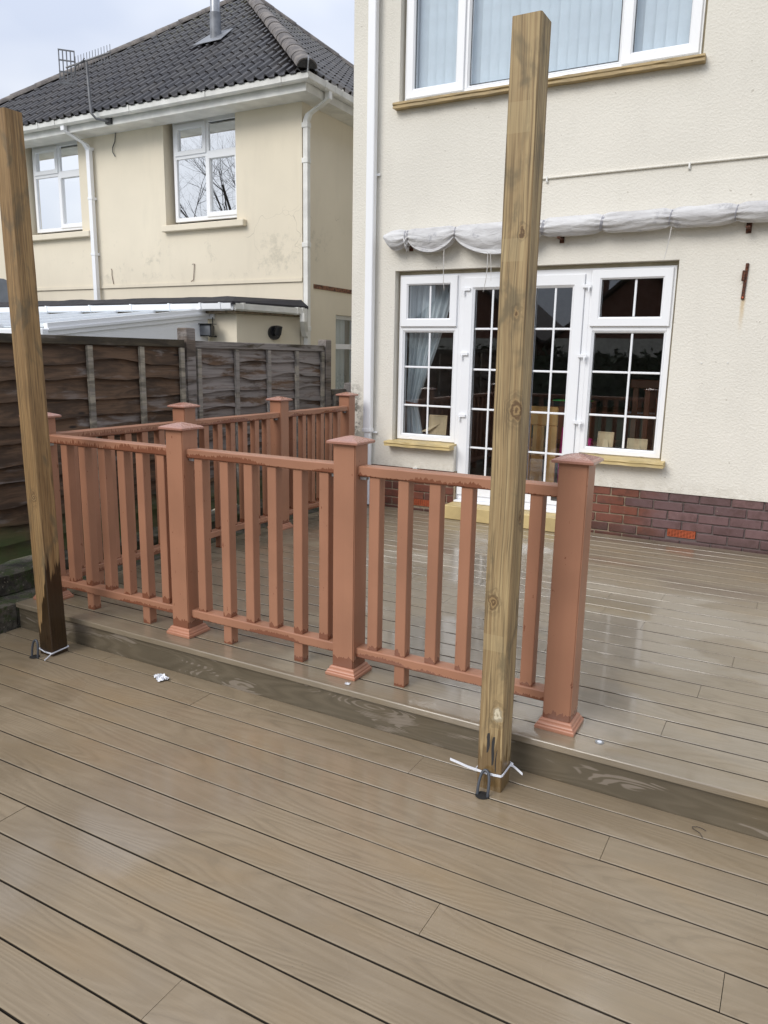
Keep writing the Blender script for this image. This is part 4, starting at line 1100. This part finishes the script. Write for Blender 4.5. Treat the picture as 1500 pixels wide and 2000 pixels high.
# eaves
nobj('soffit', wallgrid(NB(), -11.9, -4.19, 5.235, 12.8, 4.440, 4.452, []) if False else B(-11.9, -4.16, 5.20, 12.9, 4.453, 4.466), M_PVC)
fas = NB(); box(fas, -11.9, -4.158, 5.178, 5.199, 4.375, 4.52, bev=.002); nobj('fascia', fas, M_PVCD)
nobj('soffit_edge', B(-11.9, -4.182, 5.20, NY-.001, 4.385, 4.398), M_PVCD); nobj('soffit_edge', B(-4.444, -4.182, NY-.0005, 12.9, 4.385, 4.398), M_PVCD)
nobj('fascia', B(-4.180, -4.158, 5.2, 12.9, 4.375, 4.52), M_PVCD)
def gutter_prof(o, z): # (out, up)
    return [(o*0+a, z+b) for a, b in ((0, .055), (0, .01), (.012, -.018), (.035, -.026), (.078, -.026), (.098, -.010), (.105, .055), (.099, .055), (.092, -.004), (.06, -.018), (.02, -.014), (.006, .055))]
def gutter(p0, p1, outdir, z, name='gutter', m=M_PVCD, brk=None, mit=0):
    d_ = (Vector(p1)-Vector(p0)).normalized(); od = Vector(outdir)
    bm = NB(); L_ = (Vector(p1)-Vector(p0)).length
    lo = [Vector(p0)+od*a+Vector((0, 0, b)) for a, b in gutter_prof(0, 0)]
    hi = [Vector(p1)+od*a+d_*a*mit+Vector((0, 0, b)) for a, b in gutter_prof(0, 0)]
    loft(bm, [[(v.x, v.y, v.z) for v in lo], [(v.x, v.y, v.z) for v in hi]])
    gt = nobj(name, bm, m)
    for s_ in (brk or []):
        c = Vector(p0)+d_*s_
        bm = NB(); pr = [(a*1.12-.003, b*1.16) for a, b in gutter_prof(0, 0)[:7]]+[(.112, .062), (0, .062)]
        loft(bm, [[tuple(c+d_*k+od*a+Vector((0, 0, b))) for a, b in pr] for k in (-.014, .014)]); nobj('gutter_bracket', bm, m, gt)
    return gt
gutter((-11.9, 5.177, 4.482), (-4.158, 5.177, 4.482), (0, -1, 0), 0, brk=[3.2, 3.55, 5.0, 6.3, 7.45], mit=1)
gutter((-4.157, 12.9, 4.482), (-4.157, 5.178, 4.482), (1, 0, 0), 0, brk=[7.45, 7.25, 7.1, 6.0], mit=1)
# roof slopes
C0 = Vector((-4.10, 5.10, 4.555)); T = 3.85; PT = R(37)
APX = Vector((-4.10-T, 5.10+T, 4.52+T*math.tan(PT)))
SL = T/math.cos(PT)
bm = NB()
a_ = [C0, C0+Vector((0, 2*T, 0)), C0+Vector((-2*T, 2*T, 0)), C0+Vector((-2*T, 0, 0))]
dn = Vector((0, 0, -.03))
vs = [bm.verts.new(p+dn) for p in a_]; ap = bm.verts.new(APX+dn)
for i in range(4): bm.faces.new((vs[i], vs[(i+1) % 4], ap))
bm.faces.new(vs[::-1])
roof = nobj('roof', bm, M_TILE)
TW, GA, TL = .300, .325, .375
prof = []
for h_ in range(2):
    o_ = h_*.15
    prof += [(o_, .004), (o_+.012, 0), (o_+.078, 0), (o_+.084, .014), (o_+.096, .034), (o_+.114, .043), (o_+.132, .034), (o_+.144, .012)]
prof += [(.2985, .004)]
def tile_bm():
    bm = NB(); th = .016
    rows = []
    for (v_, up_) in ((TL, -.003), (0, .013)):
        rows.append([bm.verts.new((u, v_, h_+up_)) for u, h_ in prof])
    rows.append([bm.verts.new((u, .001, h_+.013-th)) for u, h_ in prof])
    for a, b in zip(rows, rows[1:]):
        for i in range(len(prof)-1): bm.faces.new((a[i], a[i+1], b[i+1], b[i]))
    return bm
tb_ = tile_bm(); ME_TILE = mesh(tb_, 'roof_tile')
def slope(origin, udir, half, hide):
    """tiles on a triangular hip slope; u runs 0..2T along the eave"""
    ud = Vector(udir); inw = Vector((0, 0, 1)).cross(ud)           # towards the house
    vd = (inw*math.cos(PT)+Vector((0, 0, 1))*math.sin(PT)).normalized()
    nd = ud.cross(vd).normalized()
    if nd.z < 0: nd = -nd
    MW = Matrix((ud, vd, nd)).transposed()
    rows_ = int(SL/GA)+1; rest = NB(); cnt = 0
    for r_ in range(rows_):
        v0 = -.045+r_*GA
        for c_ in range(int(2*T/TW)+1):
            u0 = c_*TW
            inset0 = max(0, v0)*math.cos(PT); inset1 = (v0+TL)*math.cos(PT)
            if u0+TW < inset0 or u0 > 2*T-inset0: continue
            full = u0 > inset1 and u0+TW < 2*T-inset1
            W = origin+ud*u0+vd*v0+nd*random.uniform(-.001, .002)
            if full and not hide(W):
                o = link('roof_tile', ME_TILE, M_TILE, roof); o.matrix_local = Matrix.Translation(W-Vector((-7.9, NY, -.6)))@MW.to_4x4()
                cnt += 1
            else:
                t_ = tile_bm()
                if not full:
                    k_ = math.cos(PT)
                    # keep u > v*k and u < 2T - v*k in slope coordinates
                    for (co, no) in ((Vector((-u0+v0*k_, 0, 0)), Vector((-1, k_, 0))), (Vector((2*T-u0-v0*k_, 0, 0)), Vector((1, k_, 0)))):
                        bmesh.ops.bisect_plane(t_, geom=t_.verts[:]+t_.edges[:]+t_.faces[:], plane_co=co, plane_no=no, clear_outer=True)
                if not t_.verts: t_.free(); continue
                if hide(W):
                    me = bpy.data.meshes.new('x'); t_.transform(Matrix.Translation(W-Vector((-7.9, NY, -.6)))@MW.to_4x4()); t_.to_mesh(me); t_.free(); rest.from_mesh(me); bpy.data.meshes.remove(me)
                else:
                    o = obj('roof_tile', t_, M_TILE, roof); o.matrix_local = Matrix.Translation(W-Vector((-7.9, NY, -.6)))@MW.to_4x4(); cnt += 1
    if rest.verts:
        o = obj('roof_tiles_beyond', rest, M_TILE, roof); o['kind'] = 'stuff'
    else: rest.free()
    return cnt
nA = slope(C0+Vector((-2*T, 0, 0)), (1, 0, 0), 0, lambda W: W.x < -10.9)
nB_ = slope(C0, (0, 1, 0), 0, lambda W: W.y > 8.3)
def hip(p0, p1, n):
    p0, p1 = Vector(p0), Vector(p1); d_ = (p1-p0).normalized(); side = d_.cross(Vector((0, 0, 1))).normalized(); up_ = side.cross(d_).normalized()
    L_ = (p1-p0).length/n
    bm = NB(); loops = []
    for s_, rr_ in ((0, .120), (.03, .119), (L_*.97, .112), (L_+.03, .112)):
        loops.append([(s_, math.cos(a)*rr_, math.sin(a)*rr_*.8-.01) for a in [math.pi*k/10 for k in range(11)]]+[(s_, math.cos(a)*(rr_-.016), math.sin(a)*(rr_-.016)*.8-.012) for a in [math.pi*k/10 for k in range(10, -1, -1)]])
    loft(bm, loops); me = mesh(bm, 'ridge_tile', 50)
    for i in range(n):
        o = link('ridge_tile', me, M_RIDGE, roof)
        o.matrix_local = Matrix.Translation(p0+d_*L_*i+up_*random.uniform(0, .008)-Vector((-7.9, NY, -.6)))@Matrix((d_, side, up_)).transposed().to_4x4()
up3 = Vector((0, 0, .02))
hip(C0+Vector((.03, -.03, 0))+up3, APX+up3*2, 14); hip(a_[3]+up3, APX+up3*2, 14); hip(a_[1]+up3, APX+up3*2, 14); hip(a_[2]+up3, APX+up3*2, 14)
# black hip end and hip iron
bm = NB(); d_ = (APX-C0).normalized(); sd_ = d_.cross(Vector((0, 0, 1))).normalized(); up_ = sd_.cross(d_)
pts = [C0+up3+Vector((.03, -.03, 0))-d_*.004+sd_*math.cos(a)*.11+up_*(math.sin(a)*.085-.01) for a in [math.pi*k/10 for k in range(11)]]
loft(bm, [[tuple(p) for p in pts], [tuple(p+d_*.02) for p in pts]]); nobj('hip_end_cap', bm, M_BLACKP)
bm = NB(); hp = C0+Vector((.03, -.03, 0)); tube(bm, [hp-d_*.02+up_*-.02, hp-d_*.05+up_*.0, hp-d_*.05+up_*.10, hp-d_*.03+up_*.135, hp+up_*.12], .008, 6); nobj('hip_iron', bm, M_STEEL)
# flue
def on_slope(x, y): return 4.60+(y-5.10)*math.tan(PT)
fx, fy = -6.90, 6.83
fz = on_slope(fx, fy)
fl = empty('flue_pipe', (0, 0, 0)); fl.parent = nh
bm = NB(); tube(bm, [(fx, fy, fz-.05), (fx, fy, fz+.34)], .082, 20); nobj('flue_collar', bm, M_LEAD, fl, 60)
bm = NB(); tube(bm, [(fx, fy, fz+.30), (fx, fy, fz+1.9)], .070, 20); nobj('flue_tube', bm, M_STEEL, fl, 60)
bm = NB(); q = [(-.27, -.20), (.27, -.20), (.20, .16), (-.20, .16)]
loft(bm, [[(fx+a, fy+b, on_slope(fx, fy+b)+.042) for a, b in q], [(fx+a, fy+b, on_slope(fx, fy+b)+.050) for a, b in q]]); nobj('flue_flashing', bm, M_LEAD, fl)
# downpipes
bm = NB(); rtube(bm, [(-8.22, 5.13, 4.49), (-8.22, 5.13, 4.40), (-8.10, 5.38, 4.27), (-8.10, 5.44, 4.20), (-8.10, 5.44, 2.08)], .034, .030)
dpn = nobj('downpipe', bm, M_PVC)
for z in (3.55, 2.78, 4.22): nobj('pipe_clip', B(-8.145, -8.055, 5.405, 5.497, z-.018, z+.018, bev=.003), M_PVC, dpn)
bm = NB(); rtube(bm, [(-4.10, 5.56, 4.47), (-4.10, 5.56, 4.38), (-4.36, 5.53, 4.24), (-4.395, 5.53, 4.17), (-4.395, 5.53, -.5)], .032, .032)
dps = nobj('downpipe', bm, M_PVCD)
for z in (4.12, 3.72, 2.74, 1.72): nobj('pipe_clip', B(-4.445, -4.355, 5.49, 5.57, z-.03, z+.03, bev=.004), M_PVCD, dps)
# extension with flat roof
EP = [(-9.6, 4.6), (-4.77, 4.6), (-4.475, 5.488)]
bm = NB(); loft(bm, [[(x, y, z) for x, y in EP+[(-9.6, 5.488)]] for z in (-.6, 1.86)]); nobj('extension_wall', bm, M_NWALL)
EO = [(-9.75, 4.50), (-4.72, 4.50), (-4.40, 5.46)]
def poly(bm, pts, z0, z1): return loft(bm, [[(x, y, z0) for x, y in pts], [(x, y, z1) for x, y in pts]])
bm = NB(); poly(bm, EO+[(-9.75, 5.486)], 1.862, 1.895); nobj('extension_soffit', bm, M_MORT)
bm = NB(); N = 60
pf = [(-9.80, 4.44), (-4.70, 4.44), (-4.345, 5.485), (-9.8, 5.485)]; pt_ = [(-9.75, 4.62), (-4.80, 4.62), (-4.45, 5.484), (-9.75, 5.484)]
loft(bm, [[(x, y, 1.958) for x, y in pf], [(x, y, 1.990) for x, y in pf], [(x, y, 2.065) for x, y in pt_]])
bmesh.ops.subdivide_edges(bm, edges=[e for e in bm.edges if e.calc_length() > 2], cuts=40, use_grid_fill=False)
for v in bm.verts:
    if v.co.z > 1.97: v.co.z += noise.noise(v.co*4)*.014
nobj('felt_roof', bm, M_FELT)
gutter((-9.8, 4.498, 1.915), (-4.722, 4.498, 1.915), (0, -1, 0), 0, m=M_PVC, brk=[1.9, 2.75, 3.5, 4.15, 4.65, 4.95], mit=.35)
e0 = Vector((-4.722, 4.498, 1.915)); e1 = Vector((-4.405, 5.44, 1.905)); dd = (e1-e0).normalized(); od = Vector((dd.y, -dd.x, 0))
gutter(tuple(e1), tuple(e0), tuple(od), 0, m=M_PVCD, brk=[.06, .14, .92], mit=.35)
bm = NB(); rtube(bm, [(-4.33, 5.36, 1.90), (-4.33, 5.36, 1.80), (-4.385, 5.46, 1.68), (-4.39, 5.50, 1.62)], .034, .034); nobj('swan_neck', bm, M_PVCD)
bm = NB(); box(bm, -4.72, -4.4452, NY-.012, NY-.0085, 2.03, 2.075); nobj('flashing', bm, M_LEAD)
# vent cowl
bm = NB(); cv = (e0+e1)/2; cw = Vector((-4.60, 5.10, 1.655))
nv = od
tube(bm, [cw-nv*.01, cw+nv*.035], .085, 20); tube(bm, [cw+nv*.03, cw+nv*.11+Vector((0, 0, .0))], .042, 14)
tube(bm, [cw+nv*.085+Vector((0, 0, -.02)), cw+nv*.115+Vector((0, 0, .075))], .045, 14)
nobj('vent_cowl', bm, M_BLACKP, smooth=50)
# floodlight
fo = empty('floodlight', (-5.10, 4.58, 1.66), 'small dark floodlight on the neighbour extension wall', 'light')
lh = obj('lamp_body', loft(NB(), [[(-.13, -.17, -.07), (.10, -.17, -.07), (.10, -.17, .07), (-.13, -.17, .07)], [(-.09, -.08, -.055), (.07, -.08, -.055), (.07, -.08, .055), (-.09, -.08, .055)]]), M_BLACKP, fo)
obj('lamp_glass', B(-.115, .085, -.176, -.1705, -.055, .055), M_LEAD, fo)
obj('lamp_bracket', B(-.02, .02, -.08, .018, -.075, -.06), M_BLACKP, fo)
obj('lamp_cable', tube(NB(), [(.04, -.08, .03), (.03, -.06, .09), (.0, -.03, .13), (-.02, .0, .17)], .006, 6), M_BLACKP, fo)
obj('lamp_hood', B(-.135, .105, -.20, -.08, .0705, .078), M_BLACKP, fo)
# cables on the wall
def wallcable(pts, lab, r=.006):
    bm = NB(); tube(bm, pts, r, 5); o = obj('wall_cable', bm, M_CABLE if r > .005 else M_RUST, smooth=60); tag(o, lab, 'cable')
wallcable([(-7.592, NY-.02, 4.44), (-7.60, NY-.02, 4.35), (-7.615, NY-.02, 4.27), (-7.665, NY-.02, 4.20), (-7.668, NY-.02, 4.14), (-7.622, NY-.02, 4.078)], 'loose cable hanging under the neighbour eaves below the aerial', .0065)
wallcable([(-7.83, NY-.012, 2.572), (-7.815, NY-.012, 2.55), (-7.82, NY-.012, 2.48), (-7.795, NY-.012, 2.355)], 'short cable on the neighbour wall near the front downpipe', .0045)
wallcable([(-6.26, NY-.012, 2.575), (-6.22, NY-.012, 2.58), (-6.235, NY-.012, 2.45), (-6.245, NY-.012, 2.37), (-6.29, NY-.012, 2.350)], 'short cable on the neighbour wall below the right upstairs window', .0045)

# aerial
ae = empty('tv_aerial', (-7.36, 5.17, 4.44), 'grey television aerial on a cranked mast at the neighbour eaves', 'aerial')
A0 = Vector((-7.36, 5.17, 4.44))
P_ = [Vector((-7.36, 5.15, 4.42)), Vector((-7.44, 5.02, 4.43)), Vector((-7.50, 4.99, 4.50)), Vector((-7.52, 5.0, 4.70)), Vector((-7.545, 5.0, 5.13))]
obj('mast', tube(NB(), [p-A0 for p in P_], .017, 8), M_ALU, ae, smooth=60)
obj('wall_bracket', B(-.05, .05, -.03, .007, -.05, .05), M_BLACKP, ae)
b0 = Vector((-7.87, 4.94, 5.09)); b1 = Vector((-7.15, 5.05, 5.20))
obj('boom', tube(NB(), [b0-A0, b1-A0], .012, 6), M_ALU, ae, smooth=60)
dv = (b1-b0)
for i in range(13):
    c = b0+dv*(.22+.78*i/12)-A0
    obj('director_rod', tube(NB(), [c+Vector((0, 0, -.095)), c+Vector((0, 0, .095))], .0042, 5), M_ALU, ae)
rc = b0+dv*.02-A0; rd = dv.normalized(); rs = Vector((-rd.y, rd.x, 0))
rb = NB(); u_ = (Vector((.66, .75, 0))).normalized()
for k in range(5):
    p = rc + u_*(-.10+.048*k)
    loft(rb, [[tuple(p+u_*a+Vector((0, b, z_))) for a, b in ((0, 0), (.012, 0), (.012, .004), (0, .004))] for z_ in (-.21, .21)])
for z_ in (-.205, -.07, .07, .195):
    p = rc+u_*-.10
    loft(rb, [[tuple(p+u_*t_+Vector((0, b, z_+c))) for b, c in ((-.002, 0), (.002, 0), (.002, .02), (-.002, .02))] for t_ in (0, .205)])
obj('reflector_grid', rb, M_ALU, ae)
obj('dipole', tube(NB(), [b0+dv*.20-A0+Vector((0, -.02, -.14)), b0+dv*.24-A0+Vector((0, -.02, -.03)), b0+dv*.42-A0+Vector((0, -.02, .0)), b0+dv*.45-A0+Vector((0, -.02, .03))], .010, 6), M_ALU, ae)
# satellite dish
sdh = empty('satellite_dish', (-9.75, 5.10, 2.19), 'grey satellite dish half hidden behind the left post', 'satellite dish')
bm = NB(); loops = []
for k, rr_ in enumerate((.02, .10, .18, .26, .31)):
    loops.append([(math.cos(a)*rr_, -.02+.35*rr_*rr_*-1, math.sin(a)*rr_*.85) for a in [2*math.pi*q/24 for q in range(24)]])
loft(bm, loops); obj('dish', bm, M_GREYP, sdh, smooth=60)
obj('feed_arm', tube(NB(), [(0, -.02, -.25), (0, -.30, -.10)], .01, 6), M_BLACKP, sdh)
obj('dish_mount', tube(NB(), [(0, .0, 0), (0, .38, -.05)], .02, 8), M_BLACKP, sdh)
# lean-to canopy
cn = empty('lean_to_canopy', (-7.2, 4.4, 1.86), 'white ribbed lean-to canopy roof of the neighbour, just above the fence', 'canopy')
CO = Vector((-7.2, 4.4, 1.86))
def cz(y): return 1.872+(y-4.45)*.118
def cobj(name, bm, m):
    for v in bm.verts: v.co -= CO
    return obj(name, bm, m, cn)
def strip(x0, x1, y0, y1, up0, up1):
    bm = NB(); loft(bm, [[(x0, y, cz(y)+up0), (x1, y, cz(y)+up0), (x1, y, cz(y)+up1), (x0, y, cz(y)+up1)] for y in (y0, y1)]); return bm
x = -9.9
M_POLY = simple('white_polycarbonate', (.70, .76, .80), .25, var=.03)
while x < -5.3:
    x2 = min(x+.66, -5.215)
    cobj('roof_panel', strip(x+.022, x2-.022, 2.34, 4.42, -.012, .0), M_POLY)
    cobj('rafter', strip(x-.0215, x+.0215, 2.30, 4.44, -.05, .028), M_PVC)
    x = x2 if x2 > -5.3 else x2
    if x2 >= -5.22: break
cobj('end_rafter', strip(-5.214, -5.16, 2.28, 4.56, -.085, .035), M_PVC)
cobj('end_rafter_bead', strip(-5.1595, -5.145, 2.28, 4.56, -.04, -.015), M_PVC)
bm = NB(); loft(bm, [[(-5.205, 2.35, -.6), (-5.205, 4.55, -.6), (-5.175, 4.55, -.6), (-5.175, 2.35, -.6)], [(-5.205, 2.35, cz(2.35)-.086), (-5.205, 4.55, cz(4.55)-.086), (-5.175, 4.55, cz(4.55)-.086), (-5.175, 2.35, cz(2.35)-.086)]]); cobj('end_panel', bm, M_PVC)
cobj('wall_plate', B(-9.9, -5.10, 4.565, 4.595, 1.80, 1.86), M_PVC)
cobj('front_gutter', B(-9.95, -5.14, 2.20, 2.279, 1.52, 1.60, bev=.01), M_PVC)
for x in (-9.85, -7.5, -5.25): cobj('canopy_post', B(x, x+.07, 2.285, 2.335, -.6, 1.55), M_PVC)

# ================================================================ the garden side behind the camera (seen in the glass)
fh = empty('far_house', (-7.5, -36, -.6), 'brick gabled house across the gardens, mirrored in the window glass', 'house')
def fobj(name, bm, m, parent=None): return obj(name, bm, m, parent or fh)
fobj('wall', wallgrid(NB(), -4.8, 4.8, 0, 3.2, 0, .3, [(-3.2, -1.4, 1, 2.3), (1.2, 3.0, 1, 2.3)]), M_FARREN)
fobj('gable', loft(NB(), [[(-4.8, y, 3.2), (4.8, y, 3.2), (0, y, 7.0)] for y in (0, -9)]), M_FARBRICK)
fobj('side_wall', B(-4.8, -4.5, -9, -.001, 0, 3.2), M_FARBRICK); fobj('side_wall', B(4.5, 4.8, -9, -.001, 0, 3.2), M_FARBRICK)
for s in (-1, 1):
    fobj('roof', loft(NB(), [[(s*5.2, y, 2.95), (0, y, 7.15), (0, y, 7.35), (s*5.2, y, 3.12)] for y in (.35, -9.3)]), M_FARROOF)
for x0 in (-3.2, 1.2):
    w_ = fobj('window', ring(NB(), x0, x0+1.8, 1, 2.3, [(0, .15), (0, .05), (.08, .05), (.08, .15)]), M_PVC)
    fobj('pane', B(x0+.08, x0+1.72, .10, .11, 1.08, 2.22), M_DARK, w_)
ch = fobj('chimney', B(-3.4, -2.6, -3.2, -2.4, 4.2, 7.2, bev=.03), M_FARBRICK)
fobj('chimney_pot', tube(NB(), [(-3.0, -2.8, 7.2), (-3.0, -2.8, 7.6)], .14, 10), M_TERRA, ch)
f2 = fh.copy(); col.objects.link(f2); f2.location = (-18.6, -37, -.6); f2['label'] = 'second brick gabled house across the gardens, further left, mirrored in the door glass'
for o_ in (fh, f2): o_['group'] = 'gabled houses across the gardens'
for c_ in list(fh.children):
    k_ = c_.copy(); col.objects.link(k_); k_.parent = f2
    for g_ in c_.children:
        q_ = g_.copy(); col.objects.link(q_); q_.parent = k_
def hedge(x0, x1, y, h, lab, n, seed):
    rg = random.Random(seed); bm = NB()
    for i in range(n):
        c = Vector((rg.uniform(x0, x1), y+rg.gauss(0, .45), -.6+h*(1-rg.random()**1.6)*(.82+.3*noise.noise(Vector((seed, i*.01, 0))))))
        s_ = rg.uniform(.10, .22); a = Vector((rg.gauss(0, 1), rg.gauss(0, 1), rg.gauss(0, 1))).normalized(); b = a.orthogonal().normalized()
        vs_ = [bm.verts.new(c+a*s_), bm.verts.new(c+b*s_*.5), bm.verts.new(c-a*s_), bm.verts.new(c-b*s_*.5)]; bm.faces.new(vs_)
    box(bm, x0, x1, y-.3, y+.3, -.6, -.6+h*.8)
    o = obj('hedge', bm, M_HEDGE); tag(o, lab, 'hedge')
hedge(-30, 14, -20, 2.6, 'long dark hedge at the end of the garden behind the viewer', 9000, 4)
# bare tree
tr = empty('bare_tree', (-24.9, -19.3, -.6), 'tall leafless tree, mirrored in the neighbour upstairs window', 'tree')
trg = random.Random(21); TB = NB(); TK = NB()
def branch(p, d_, L_, r_, lev):
    n = 5 if lev < 2 else 3; pts = [p]; q = p
    for i in range(n):
        d_ = (d_+Vector((trg.gauss(0, .13), trg.gauss(0, .13), trg.gauss(.03, .09)))).normalized(); q = q+d_*L_/n; pts.append(q)
    rs_ = [r_*(1-.55*i/n) for i in range(n+1)]
    tube(TK if lev == 0 else TB, pts, rs_, 6 if lev < 2 else 3, cap=False)
    if lev >= 6: return
    k = 3 if lev < 4 else 2
    for j in range(k+ (1 if lev in (1, 2, 3, 4) else 0)):
        t_ = trg.uniform(.45, 1) if lev else trg.uniform(.55, 1); i = min(n, max(1, int(t_*n)))
        ax = Vector((trg.gauss(0, 1), trg.gauss(0, 1), trg.gauss(0, .5))).normalized()
        nd_ = (d_*.9+ax*.75).normalized()
        branch(pts[i], nd_, L_*trg.uniform(.58, .78), rs_[i]*.62, lev+1)
branch(Vector((0, 0, 0)), Vector((0, 0, 1)), 5.6, .20, 0)
tr.scale = (1.35, 1.5, 1.42)
obj('trunk', TK, M_BARK, tr, smooth=60); obj('crown', TB, M_BARK, tr)
print('tiles', nA, nB_)
